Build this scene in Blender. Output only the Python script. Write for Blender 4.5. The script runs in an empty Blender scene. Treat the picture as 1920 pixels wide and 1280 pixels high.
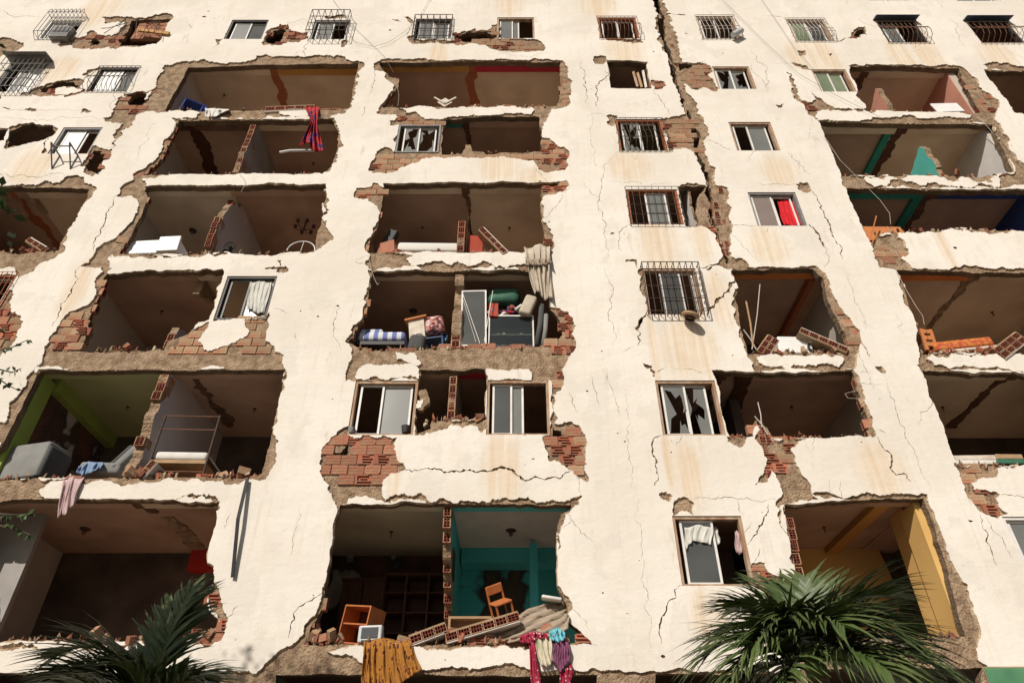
import bpy, bmesh, math, random
import numpy as np
from mathutils import Vector, Matrix, noise
from mathutils.geometry import delaunay_2d_cdt

random.seed(11)
R = math.radians
scene = bpy.context.scene
col = scene.collection

# ---------------------------------------------------------------- camera, sky, sun, exposure
DIST, EYE, PITCH, FPX = 11.3, 1.6, R(36.6), 1280.0
cam_d = bpy.data.cameras.new('camera')
cam_d.lens = 24.0; cam_d.sensor_width = 36.0; cam_d.clip_start = 0.05; cam_d.clip_end = 2000
cam = bpy.data.objects.new('camera', cam_d); col.objects.link(cam)
cam.location = (0, -DIST, EYE); cam.rotation_euler = (R(90) + PITCH, 0, 0)
scene.camera = cam

SUN_DIR = Vector((0.52, 1.0, -0.76)).normalized()      # the way the light travels
SUN_EL = math.asin(-SUN_DIR.z)
world = bpy.data.worlds.new('World'); scene.world = world; world.use_nodes = True
wn = world.node_tree
for n in list(wn.nodes): wn.nodes.remove(n)
wo = wn.nodes.new('ShaderNodeOutputWorld'); wb = wn.nodes.new('ShaderNodeBackground')
ws = wn.nodes.new('ShaderNodeTexSky'); ws.sky_type = 'NISHITA'; ws.sun_disc = False
ws.sun_elevation = SUN_EL
ws.sun_rotation = math.atan2(-SUN_DIR.x, -SUN_DIR.y)
ws.dust_density = 2.0
wb.inputs['Strength'].default_value = 0.05
wn.links.new(ws.outputs[0], wb.inputs['Color']); wn.links.new(wb.outputs[0], wo.inputs['Surface'])
sun_d = bpy.data.lights.new('sun', 'SUN'); sun_d.energy = 4.6; sun_d.angle = R(0.55); sun_d.color = (1.0, 0.925, 0.82)
sun = bpy.data.objects.new('sun', sun_d); col.objects.link(sun)
sun.rotation_euler = SUN_DIR.to_track_quat('-Z', 'Y').to_euler(); sun.location = (-20, -40, 40)
vs = scene.view_settings
vs.view_transform = 'Standard'; vs.look = 'None'; vs.exposure = -0.05; vs.gamma = 1.0; vs.use_curve_mapping = False
scene.cycles.max_bounces = 8; scene.cycles.diffuse_bounces = 5

# ---------------------------------------------------------------- where a point of the photograph lies in the street
CP, SP = math.cos(PITCH), math.sin(PITCH)
def G(px, py, Y=0.0):                                   # the point at depth Y (the facade is Y = 0) seen at a pixel
    u = (px - 960) / FPX; v = (640 - py) / FPX
    d = (u, CP - v * SP, SP + v * CP)
    t = (Y + DIST) / d[1]
    return Vector((d[0] * t, Y, EYE + d[2] * t))
def F2(px, py): p = G(px, py); return (p.x, p.z)
def Z(py, Y=0.0): return G(960, py, Y).z
def mpp(px, py, Y=0.0):                                 # metres per pixel across
    p = G(px, py, Y); return ((p.y + DIST) * CP + (p.z - EYE) * SP) / FPX
def X_at(px, z, Y):                                     # x so that a point at height z, depth Y shows at column px
    return (px - 960) / FPX * ((Y + DIST) * CP + (z - EYE) * SP)

# ---------------------------------------------------------------- materials
MT = {}
def M(name, c1, c2=None, vscale=3.0, rough=0.85, bscale=0, bstr=0, metal=0, rand=0, stretch=(1, 1, 1), detail=5, lo=0.35, hi=0.65, spec=0.3, bdist=0.02, coord='Object'):
    m = bpy.data.materials.new(name); m.use_nodes = True; nt = m.node_tree; N = nt.nodes; L = nt.links
    b = N['Principled BSDF']; b.inputs['Roughness'].default_value = rough; b.inputs['Metallic'].default_value = metal
    b.inputs['Specular IOR Level'].default_value = spec
    tc = N.new('ShaderNodeTexCoord'); mp = N.new('ShaderNodeMapping'); mp.inputs['Scale'].default_value = stretch
    L.new(tc.outputs[coord], mp.inputs['Vector'])
    out = None
    if c2 is None: c2 = tuple(x * 0.72 for x in c1)
    nz = N.new('ShaderNodeTexNoise'); nz.inputs['Scale'].default_value = vscale; nz.inputs['Detail'].default_value = detail
    L.new(mp.outputs[0], nz.inputs['Vector'])
    cr = N.new('ShaderNodeValToRGB'); cr.color_ramp.elements[0].position = lo; cr.color_ramp.elements[1].position = hi
    cr.color_ramp.elements[0].color = (*c1, 1); cr.color_ramp.elements[1].color = (*c2, 1)
    L.new(nz.outputs['Fac'], cr.inputs['Fac']); out = cr.outputs['Color']
    if rand:
        oi = N.new('ShaderNodeObjectInfo'); hs = N.new('ShaderNodeHueSaturation')
        mr = N.new('ShaderNodeMapRange'); mr.inputs['To Min'].default_value = 1 - rand; mr.inputs['To Max'].default_value = 1 + rand
        L.new(oi.outputs['Random'], mr.inputs['Value']); L.new(mr.outputs[0], hs.inputs['Value']); L.new(out, hs.inputs['Color']); out = hs.outputs['Color']
    L.new(out, b.inputs['Base Color'])
    if bscale:
        bn = N.new('ShaderNodeTexNoise'); bn.inputs['Scale'].default_value = bscale; bn.inputs['Detail'].default_value = 6
        L.new(mp.outputs[0], bn.inputs['Vector'])
        bp = N.new('ShaderNodeBump'); bp.inputs['Strength'].default_value = bstr; bp.inputs['Distance'].default_value = bdist
        L.new(bn.outputs['Fac'], bp.inputs['Height']); L.new(bp.outputs[0], b.inputs['Normal'])
    MT[name] = m; return m

M('mortar', (0.41, 0.295, 0.195), (0.22, 0.145, 0.09), 7.0, 0.95, 24, 1.0, bdist=0.06, detail=9)
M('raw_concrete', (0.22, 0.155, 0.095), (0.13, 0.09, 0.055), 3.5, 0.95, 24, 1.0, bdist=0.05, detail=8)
M('mortar_smooth', (0.36, 0.27, 0.17), (0.28, 0.20, 0.12), 2.0, 0.95, 30, 0.35)
M('plaster_edge', (0.50, 0.40, 0.28), (0.34, 0.24, 0.15), 9, 0.95, 40, 0.5)
M('brick_red', (0.38, 0.115, 0.062), (0.26, 0.13, 0.085), 9, 0.9, 30, 0.4, rand=0.28)
M('brick_grey', (0.35, 0.235, 0.145), (0.37, 0.145, 0.08), 5, 0.95, 26, 0.6, rand=0.2, lo=0.45, hi=0.7)
M('brick_face', (0.37, 0.125, 0.075), (0.35, 0.21, 0.13), 8, 0.95, 26, 0.7, rand=0.2, stretch=(1, 1, 3), detail=8)
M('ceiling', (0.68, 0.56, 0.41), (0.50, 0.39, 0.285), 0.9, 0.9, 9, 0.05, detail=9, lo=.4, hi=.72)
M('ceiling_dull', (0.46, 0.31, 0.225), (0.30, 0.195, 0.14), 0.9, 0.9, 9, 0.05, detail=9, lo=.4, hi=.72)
M('wall_cream', (0.50, 0.45, 0.38), (0.42, 0.37, 0.31), 1.2, 0.9, 12, 0.05)
M('wall_white', (0.72, 0.69, 0.66), (0.60, 0.57, 0.55), 1.4, 0.9, 12, 0.05)
M('wall_lilac', (0.52, 0.48, 0.50), (0.44, 0.41, 0.42), 1.2, 0.9, 12, 0.05)
M('wall_grey', (0.36, 0.34, 0.32), (0.26, 0.24, 0.22), 1.2, 0.9, 12, 0.05)
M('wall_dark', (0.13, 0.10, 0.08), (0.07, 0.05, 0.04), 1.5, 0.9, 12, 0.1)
M('paint_green', (0.33, 0.42, 0.09), (0.24, 0.31, 0.06), 1.0, 0.8, 12, 0.05)
M('ceiling_green', (0.42, 0.42, 0.20), (0.33, 0.33, 0.15), 0.9, 0.8, 12, 0.05)
M('paint_teal', (0.10, 0.46, 0.40), (0.08, 0.38, 0.33), 1.0, 0.75, 12, 0.05)
M('paint_darkteal', (0.03, 0.26, 0.20), (0.025, 0.2, 0.16), 1.0, 0.75, 12, 0.05)
M('paint_turquoise', (0.10, 0.56, 0.60), (0.08, 0.46, 0.50), 1.0, 0.75, 12, 0.05)
M('paint_pink', (0.62, 0.30, 0.22), (0.52, 0.24, 0.17), 1.0, 0.8, 12, 0.05)
M('paint_yellow', (0.68, 0.44, 0.16), (0.58, 0.36, 0.12), 0.8, 0.8, 12, 0.05)
M('paint_red', (0.50, 0.03, 0.02), (0.40, 0.025, 0.02), 1.0, 0.7, 12, 0.05)
M('paint_crimson', (0.45, 0.03, 0.05), (0.38, 0.025, 0.04), 1.0, 0.7, 12, 0.05)
M('paint_ochre', (0.48, 0.26, 0.07), (0.40, 0.2, 0.05), 1.0, 0.7, 12, 0.05)
M('paint_orange', (0.60, 0.20, 0.05), (0.5, 0.16, 0.04), 1.0, 0.7, 12, 0.05)
M('paint_blue', (0.03, 0.06, 0.22), (0.025, 0.045, 0.17), 1.0, 0.7, 12, 0.05)
M('scar', (0.17, 0.09, 0.05), (0.10, 0.055, 0.035), 5, 0.95, 25, 0.8)
M('aluminium', (0.74, 0.72, 0.69), (0.62, 0.60, 0.57), 6, 0.45)
M('frame_grey', (0.25, 0.25, 0.25), (0.18, 0.18, 0.18), 6, 0.6)
M('frame_dark', (0.05, 0.045, 0.04), (0.035, 0.03, 0.028), 6, 0.55)
M('wood_worn', (0.30, 0.16, 0.085), (0.46, 0.35, 0.26), 7, 0.85, 30, 0.3, stretch=(1, 1, 0.3))
M('wood_red', (0.36, 0.12, 0.05), (0.28, 0.09, 0.035), 5, 0.6, 20, 0.15, stretch=(4, 4, 0.6))
M('wood_orange', (0.50, 0.17, 0.055), (0.40, 0.12, 0.04), 5, 0.5, 20, 0.1, stretch=(4, 4, 0.6))
M('wood_dark', (0.10, 0.035, 0.018), (0.06, 0.022, 0.012), 5, 0.6, 20, 0.1, stretch=(3, 3, 0.6))
M('wood_plain', (0.42, 0.28, 0.16), (0.32, 0.2, 0.11), 5, 0.8, 20, 0.2, stretch=(1, 1, 5))
M('iron_dark', (0.045, 0.035, 0.03), (0.09, 0.05, 0.03), 14, 0.7)
M('iron_rust', (0.20, 0.10, 0.06), (0.12, 0.06, 0.04), 14, 0.8)
M('iron_grey', (0.22, 0.21, 0.20), (0.16, 0.15, 0.14), 14, 0.6)
M('iron_pale', (0.50, 0.46, 0.42), (0.36, 0.31, 0.27), 14, 0.6)
M('frost', (0.175, 0.18, 0.168), (0.14, 0.145, 0.138), 1.2, 0.32, spec=0.5)
M('frost_dark', (0.085, 0.088, 0.082), (0.06, 0.062, 0.06), 1.2, 0.2, spec=0.5)
M('frost_brown', (0.24, 0.19, 0.17), (0.2, 0.155, 0.14), 1.2, 0.35, spec=0.5)
M('frost_green', (0.20, 0.24, 0.15), (0.15, 0.19, 0.12), 2.2, 0.35, spec=0.5)
M('frost_white', (0.80, 0.80, 0.78), (0.72, 0.72, 0.70), 1.2, 0.3, spec=0.5)
M('screen', (0.10, 0.105, 0.11), (0.08, 0.085, 0.09), 1.2, 0.12, spec=0.6)
M('curtain_white', (0.62, 0.61, 0.56), (0.5, 0.49, 0.45), 5, 0.95)
M('curtain_cream', (0.50, 0.44, 0.35), (0.42, 0.36, 0.29), 5, 0.95)
M('curtain_red', (0.62, 0.02, 0.03), (0.5, 0.015, 0.02), 5, 0.9)
M('fabric_grey', (0.24, 0.24, 0.23), (0.19, 0.19, 0.18), 3, 0.95, 60, 0.2)
M('fabric_darkgrey', (0.09, 0.09, 0.088), (0.065, 0.065, 0.065), 3, 0.95, 60, 0.2)
M('fabric_blue', (0.22, 0.31, 0.46), (0.16, 0.23, 0.36), 6, 0.95)
M('fabric_lilac', (0.52, 0.38, 0.38), (0.42, 0.29, 0.30), 30, 0.95)
M('fabric_white', (0.70, 0.68, 0.64), (0.6, 0.57, 0.53), 4, 0.95)
M('fabric_green', (0.05, 0.16, 0.10), (0.03, 0.10, 0.07), 4, 0.6)
M('fabric_purple', (0.22, 0.07, 0.14), (0.15, 0.05, 0.10), 9, 0.9, stretch=(4, 4, 1))
M('fabric_sky', (0.18, 0.52, 0.62), (0.14, 0.42, 0.5), 6, 0.9)
M('fabric_cream', (0.58, 0.52, 0.40), (0.30, 0.36, 0.20), 9, 0.95, lo=0.5, hi=0.72)
M('fabric_tan', (0.36, 0.29, 0.22), (0.28, 0.22, 0.165), 3, 0.95, stretch=(1, 1, 6))
M('plastic_white', (0.74, 0.74, 0.73), (0.66, 0.66, 0.65), 3, 0.4)
M('plastic_silver', (0.52, 0.53, 0.54), (0.45, 0.46, 0.47), 3, 0.35)
M('plastic_blue', (0.035, 0.09, 0.20), (0.03, 0.07, 0.16), 3, 0.4)
M('plastic_chairblue', (0.03, 0.06, 0.28), (0.025, 0.05, 0.22), 3, 0.4)
M('plastic_black', (0.02, 0.02, 0.022), (0.03, 0.03, 0.03), 3, 0.5)
M('plastic_red', (0.42, 0.07, 0.04), (0.34, 0.055, 0.03), 3, 0.5)
M('board_orange', (0.52, 0.20, 0.07), (0.44, 0.16, 0.055), 4, 0.8)
M('metal_navy', (0.06, 0.075, 0.10), (0.045, 0.055, 0.075), 6, 0.6)
M('tile_green', (0.10, 0.25, 0.13), (0.07, 0.19, 0.10), 3, 0.5)
M('rubble_mix', (0.40, 0.16, 0.09), (0.42, 0.33, 0.24), 6, 0.95, 30, 0.5)
M('dark_void', (0.02, 0.016, 0.013), (0.03, 0.022, 0.018), 1, 0.95)
M('asphalt', (0.17, 0.15, 0.13), (0.22, 0.195, 0.165), 2, 0.95, 50, 0.3)
M('palm_leaf', (0.045, 0.078, 0.018), (0.085, 0.115, 0.035), 3, 0.5, spec=0.5, rand=0.2)
M('palm_stem', (0.14, 0.17, 0.05), (0.10, 0.13, 0.035), 4, 0.6)
M('palm_trunk', (0.22, 0.17, 0.12), (0.14, 0.10, 0.07), 6, 0.95, 20, 0.7, stretch=(1, 1, 6))
M('leaf', (0.03, 0.06, 0.016), (0.05, 0.085, 0.02), 4, 0.5)
M('bark', (0.11, 0.085, 0.06), (0.07, 0.055, 0.04), 8, 0.95, 30, 0.7)
M('cable', (0.16, 0.14, 0.13), (0.12, 0.1, 0.09), 4, 0.7)
M('cable_pale', (0.55, 0.5, 0.45), (0.45, 0.4, 0.36), 4, 0.7)
M('paper', (0.66, 0.60, 0.52), (0.5, 0.42, 0.34), 6, 0.9)

M('brick_inner', (0.20, 0.05, 0.03), (0.12, 0.035, 0.025), 9, 0.95, 30, 0.4)
def clear_glass():
    m = bpy.data.materials.new('glass_clear'); m.use_nodes = True; N = m.node_tree.nodes; L = m.node_tree.links
    for n in list(N): N.remove(n)
    o = N.new('ShaderNodeOutputMaterial'); x = N.new('ShaderNodeMixShader'); t = N.new('ShaderNodeBsdfTransparent'); g = N.new('ShaderNodeBsdfGlossy'); g.inputs['Roughness'].default_value = 0.12
    t.inputs['Color'].default_value = (0.72, 0.76, 0.72, 1); g.inputs['Color'].default_value = (0.8, 0.85, 0.8, 1); x.inputs[0].default_value = 0.09
    L.new(t.outputs[0], x.inputs[1]); L.new(g.outputs[0], x.inputs[2]); L.new(x.outputs[0], o.inputs['Surface']); MT['glass_clear'] = m
clear_glass()
def two_tone(name, kind, c1, c2, scale, thr=0.5, rough=0.9, stretch=(1, 1, 1), c3=None):
    m = bpy.data.materials.new(name); m.use_nodes = True; N = m.node_tree.nodes; L = m.node_tree.links; b = N['Principled BSDF']
    b.inputs['Roughness'].default_value = rough; b.inputs['Specular IOR Level'].default_value = 0.2
    tc = N.new('ShaderNodeTexCoord'); mp = N.new('ShaderNodeMapping'); mp.inputs['Scale'].default_value = stretch
    L.new(tc.outputs['UV' if kind == 'uvstripe' else 'Object'], mp.inputs['Vector'])
    if kind == 'dots':
        t = N.new('ShaderNodeTexVoronoi'); t.inputs['Scale'].default_value = scale; o = t.outputs['Distance']
    elif kind == 'noise':
        t = N.new('ShaderNodeTexNoise'); t.inputs['Scale'].default_value = scale; t.inputs['Detail'].default_value = 3; o = t.outputs['Fac']
    else:
        t = N.new('ShaderNodeTexWave'); t.inputs['Scale'].default_value = scale; t.inputs['Distortion'].default_value = 0.6; o = t.outputs['Fac']
    L.new(mp.outputs[0], t.inputs['Vector'])
    cr = N.new('ShaderNodeValToRGB'); e = cr.color_ramp.elements
    e[0].position = thr - 0.03; e[0].color = (*c1, 1); e[1].position = thr + 0.03; e[1].color = (*c2, 1)
    if c3: x = e.new(min(1, thr + 0.22)); x.color = (*c3, 1)
    L.new(o, cr.inputs['Fac']); L.new(cr.outputs[0], b.inputs['Base Color']); MT[name] = m
two_tone('cloth_yellow', 'dots', (0.10, 0.035, 0.02), (0.44, 0.185, 0.03), 15, 0.34, stretch=(1, 1, 0.6), c3=(0.32, 0.14, 0.03))
two_tone('cloth_redblue', 'noise', (0.02, 0.04, 0.15), (0.50, 0.04, 0.03), 7, 0.44, c3=(0.36, 0.03, 0.03))
two_tone('cloth_polka', 'dots', (0.55, 0.48, 0.46), (0.32, 0.025, 0.055), 20, 0.25)
two_tone('cloth_bluestripe', 'wave', (0.62, 0.64, 0.68), (0.17, 0.20, 0.42), 1.6, 0.5, stretch=(1, 0.2, 0.2))
two_tone('cloth_orangered', 'noise', (0.55, 0.21, 0.05), (0.45, 0.09, 0.05), 16, 0.5)
two_tone('cloth_mixed', 'noise', (0.05, 0.05, 0.06), (0.45, 0.10, 0.08), 14, 0.45, c3=(0.6, 0.58, 0.55))
two_tone('mattress_blue', 'wave', (0.66, 0.64, 0.60), (0.42, 0.50, 0.62), 1.0, 0.6, stretch=(0.1, 0.1, 3.2))
two_tone('wall_peeled', 'noise', (0.42, 0.37, 0.34), (0.05, 0.04, 0.03), 1.3, 0.42, c3=(0.14, 0.06, 0.04))
two_tone('wall_peeled_teal', 'noise', (0.08, 0.46, 0.48), (0.05, 0.045, 0.04), 1.1, 0.56, c3=(0.16, 0.10, 0.06))

def plaster_material(stains):
    m = bpy.data.materials.new('plaster'); m.use_nodes = True; nt = m.node_tree; N = nt.nodes; L = nt.links; b = N['Principled BSDF']
    b.inputs['Roughness'].default_value = 0.9; b.inputs['Specular IOR Level'].default_value = 0.15
    tc = N.new('ShaderNodeTexCoord'); P = tc.outputs['Object']
    def nz(scale, st=(1, 1, 1), det=5, rough=0.55):
        mp = N.new('ShaderNodeMapping'); mp.inputs['Scale'].default_value = st; L.new(P, mp.inputs['Vector'])
        t = N.new('ShaderNodeTexNoise'); t.inputs['Scale'].default_value = scale; t.inputs['Detail'].default_value = det; t.inputs['Roughness'].default_value = rough
        L.new(mp.outputs[0], t.inputs['Vector']); return t.outputs['Fac']
    def ramp(f, lo, hi):
        mr = N.new('ShaderNodeMapRange'); mr.inputs['From Min'].default_value = lo; mr.inputs['From Max'].default_value = hi
        mr.interpolation_type = 'SMOOTHSTEP'; L.new(f, mr.inputs['Value']); return mr.outputs[0]
    def mix(f, a, c, fac=None):
        x = N.new('ShaderNodeMix'); x.data_type = 'RGBA'; L.new(f, x.inputs['Factor'])
        if isinstance(a, tuple): x.inputs['A'].default_value = (*a, 1)
        else: L.new(a, x.inputs['A'])
        x.inputs['B'].default_value = (*c, 1); return x.outputs['Result']
    def math_(op, a, c):
        x = N.new('ShaderNodeMath'); x.operation = op
        for i, v in enumerate((a, c)):
            if isinstance(v, (int, float)): x.inputs[i].default_value = v
            else: L.new(v, x.inputs[i])
        x.use_clamp = True; return x.outputs[0]
    c = mix(ramp(nz(0.35), 0.35, 0.68), (0.755, 0.71, 0.645), (0.68, 0.63, 0.56))
    c = mix(math_('MULTIPLY', ramp(nz(2.6, (1, 1, 0.5), 8), 0.5, 0.75), 0.55), c, (0.65, 0.59, 0.51))
    c = mix(math_('MULTIPLY', ramp(nz(5.0, (2.2, 1, 0.12), 6), 0.54, 0.8), 0.55), c, (0.62, 0.50, 0.37))
    c = mix(math_('MULTIPLY', ramp(nz(30, (1, 1, 1), 4), 0.64, 0.74), 0.5), c, (0.45, 0.36, 0.27))
    c = mix(math_('MULTIPLY', ramp(nz(0.8, (1, 1, 0.8), 9, 0.62), 0.545, 0.57), 0.5), c, (0.64, 0.595, 0.53))
    c = mix(math_('MULTIPLY', ramp(nz(1.9, (1.6, 1, 0.5), 10, 0.7), 0.58, 0.72), 0.6), c, (0.47, 0.40, 0.32))
    # rain and rust stains that run down from the sills
    acc = None
    for (x, z, w, h) in stains:
        mp = N.new('ShaderNodeMapping'); mp.vector_type = 'POINT'
        mp.inputs['Scale'].default_value = (1 / w, 0, 1 / h); mp.inputs['Location'].default_value = (-x / w, 0, -z / h)
        L.new(P, mp.inputs['Vector'])
        g = N.new('ShaderNodeTexGradient'); g.gradient_type = 'SPHERICAL'; L.new(mp.outputs[0], g.inputs['Vector'])
        acc = g.outputs['Fac'] if acc is None else math_('MAXIMUM', acc, g.outputs['Fac'])
    streak = ramp(nz(3.2, (3.0, 1, 0.10), 5, 0.6), 0.33, 0.68)
    f = math_('MULTIPLY', math_('MULTIPLY', ramp(acc, 0.0, 0.55), streak), 0.6)
    c = mix(f, c, (0.55, 0.39, 0.22))
    f2 = math_('MULTIPLY', ramp(acc, 0.0, 0.7), 0.28)
    c = mix(f2, c, (0.70, 0.56, 0.40))
    L.new(c, b.inputs['Base Color'])
    h = math_('ADD', math_('MULTIPLY', nz(0.9, (0.8, 1, 1.2), 5), 0.9), math_('MULTIPLY', nz(13, (0.7, 1, 1), 8, 0.68), 0.15))
    bp = N.new('ShaderNodeBump'); bp.inputs['Strength'].default_value = 0.55; bp.inputs['Distance'].default_value = 0.09
    L.new(h, bp.inputs['Height']); L.new(bp.outputs[0], b.inputs['Normal'])
    MT['plaster'] = m

# ---------------------------------------------------------------- building meshes
def mesh_obj(name, verts, faces, mats, parent=None, mi=None, smooth=False):
    me = bpy.data.meshes.new(name); me.from_pydata([tuple(v) for v in verts], [], faces)
    for m in (mats if isinstance(mats, (list, tuple)) else [mats]): me.materials.append(MT[m])
    if mi is not None: me.polygons.foreach_set('material_index', mi)
    if smooth: me.polygons.foreach_set('use_smooth', [True] * len(me.polygons))
    me.update()
    o = bpy.data.objects.new(name, me); col.objects.link(o)
    if parent is not None: o.parent = parent
    return o

class MB:
    def __init__(s): s.v = []; s.f = []; s.m = []
    def add(s, vs_, fs, mi=0):
        n = len(s.v); s.v += [Vector(v) for v in vs_]; s.f += [tuple(i + n for i in f) for f in fs]; s.m += [mi] * len(fs); return s
    def box(s, c, d, rot=None, mi=0):
        x, y, z = d[0] / 2, d[1] / 2, d[2] / 2
        vs_ = [Vector((a * x, b_ * y, e * z)) for e in (-1, 1) for b_ in (-1, 1) for a in (-1, 1)]
        if rot is not None: vs_ = [rot @ v for v in vs_]
        c = Vector(c); return s.add([v + c for v in vs_], [(0, 2, 3, 1), (4, 5, 7, 6), (0, 1, 5, 4), (2, 6, 7, 3), (0, 4, 6, 2), (1, 3, 7, 5)], mi)
    def b2(s, p, q, mi=0):
        p = Vector(p); q = Vector(q); return s.box((p + q) / 2, [abs(a) for a in (q - p)], None, mi)
    def rbox(s, c, d, r=0.03, seg=2, rot=None, mi=0, puff=0.0):
        bm = bmesh.new(); bmesh.ops.create_cube(bm, size=1.0)
        for v in bm.verts: v.co = Vector((v.co.x * d[0], v.co.y * d[1], v.co.z * d[2]))
        r = min(r, 0.45 * min(d))
        bmesh.ops.bevel(bm, geom=list(bm.edges), offset=r, segments=seg, affect='EDGES', profile=0.5)
        c = Vector(c); vs_ = [(rot @ v.co if rot is not None else v.co.copy()) + c for v in bm.verts]
        bm.verts.index_update(); fs = [tuple(v.index for v in f.verts) for f in bm.faces]; bm.free()
        return s.add(vs_, fs, mi)
    def tube(s, pts, r, n=6, mi=0, r2=None, cap=True):
        pts = [Vector(p) for p in pts]; k = len(pts); rings = []; base = len(s.v); up = Vector((0.3, 0.2, 1)).normalized()
        for i, p in enumerate(pts):
            t = (pts[min(i + 1, k - 1)] - pts[max(i - 1, 0)]).normalized()
            a = t.cross(up)
            if a.length < 0.05: a = t.cross(Vector((1, 0, 0)))
            a.normalize(); b_ = t.cross(a); rr = r if r2 is None else r + (r2 - r) * i / max(1, k - 1)
            s.v += [p + (a * math.cos(2 * math.pi * j / n) + b_ * math.sin(2 * math.pi * j / n)) * rr for j in range(n)]
        for i in range(k - 1):
            for j in range(n):
                q = (j + 1) % n
                s.f.append((base + i * n + j, base + i * n + q, base + (i + 1) * n + q, base + (i + 1) * n + j)); s.m.append(mi)
        if cap:
            s.f.append(tuple(base + j for j in range(n))[::-1]); s.m.append(mi)
            s.f.append(tuple(base + (k - 1) * n + j for j in range(n))); s.m.append(mi)
        return s
    def bar(s, p, q, w=0.03, mi=0): return s.tube([p, q], w * 0.7, 4, mi)
    def prism(s, poly, y0, y1, mi=0, axis='y'):
        n = len(poly)
        mk = (lambda a, b_, c: (a, c, b_)) if axis == 'y' else (lambda a, b_, c: (c, a, b_))
        vs_ = [mk(a, b_, y0) for a, b_ in poly] + [mk(a, b_, y1) for a, b_ in poly]
        fs = [tuple(range(n)), tuple(range(2 * n - 1, n - 1, -1))] + [(i, i + n, (i + 1) % n + n, (i + 1) % n) for i in range(n)]
        return s.add(vs_, fs, mi)
    def lathe(s, prof, n=14, c=(0, 0, 0), mi=0, tilt=None):
        base = len(s.v); c = Vector(c); k = len(prof)
        for r, z in prof:
            for j in range(n):
                v = Vector((r * math.cos(2 * math.pi * j / n), r * math.sin(2 * math.pi * j / n), z))
                if tilt is not None: v = tilt @ v
                s.v.append(v + c)
        for i in range(k - 1):
            for j in range(n):
                q = (j + 1) % n; s.f.append((base + i * n + j, base + i * n + q, base + (i + 1) * n + q, base + (i + 1) * n + j)); s.m.append(mi)
        return s
    def build(s, name, mats, parent=None, smooth=False, local=None):
        vs_ = s.v if local is None else [v - local for v in s.v]
        o = mesh_obj(name, vs_, s.f, mats, parent, s.m, smooth)
        bm = bmesh.new(); bm.from_mesh(o.data); bmesh.ops.recalc_face_normals(bm, faces=bm.faces); bm.to_mesh(o.data); bm.free()
        return o

def tag(o, label=None, cat=None, group=None, kind=None):
    if label: o['label'] = label
    if cat: o['category'] = cat
    if group: o['group'] = group
    if kind: o['kind'] = kind
    return o
def thing(name, label, cat, loc=(0, 0, 0), rot=(0, 0, 0), group=None):
    o = bpy.data.objects.new(name, None); col.objects.link(o); o.location = loc; o.rotation_euler = rot; o.empty_display_size = 0.2
    return tag(o, label, cat, group)
def inst(mesh, name, parent, loc, rot=(0, 0, 0), sc=(1, 1, 1)):
    o = bpy.data.objects.new(name, mesh); col.objects.link(o); o.parent = parent
    o.location = loc; o.rotation_euler = rot; o.scale = sc; return o

# ---------------------------------------------------------------- ragged outlines
def jag(pts, amp=0.12, seg=0.055, closed=True, rng=random):
    out = []
    def rec(a, b_, d):
        L_ = math.hypot(b_[0] - a[0], b_[1] - a[1])
        if L_ < seg or d > 7: out.append(a); return
        t = rng.uniform(0.38, 0.62); k = rng.gauss(0, amp) * min(L_, 0.45)
        k = max(-0.28 * L_, min(0.28 * L_, k))
        m_ = (a[0] + (b_[0] - a[0]) * t - (b_[1] - a[1]) / L_ * k, a[1] + (b_[1] - a[1]) * t + (b_[0] - a[0]) / L_ * k)
        rec(a, m_, d + 1); rec(m_, b_, d + 1)
    n = len(pts)
    for i in range(n if closed else n - 1): rec(pts[i], pts[(i + 1) % n], 0)
    if not closed: out.append(pts[-1])
    return out
def inside(poly, X, Y_):
    r = np.zeros(len(X), bool); n = len(poly); px = np.array([p[0] for p in poly]); py = np.array([p[1] for p in poly])
    sel = np.where((X >= px.min()) & (X <= px.max()) & (Y_ >= py.min()) & (Y_ <= py.max()))[0]
    if len(sel) == 0: return r
    x = X[sel]; y = Y_[sel]; c = np.zeros(len(sel), bool); j = n - 1
    for i in range(n):
        cond = (py[i] > y) != (py[j] > y)
        if cond.any():
            xi = (px[j] - px[i]) * (y - py[i]) / (py[j] - py[i] + 1e-12) + px[i]
            c ^= cond & (x < xi)
        j = i
    r[sel] = c; return r
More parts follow.
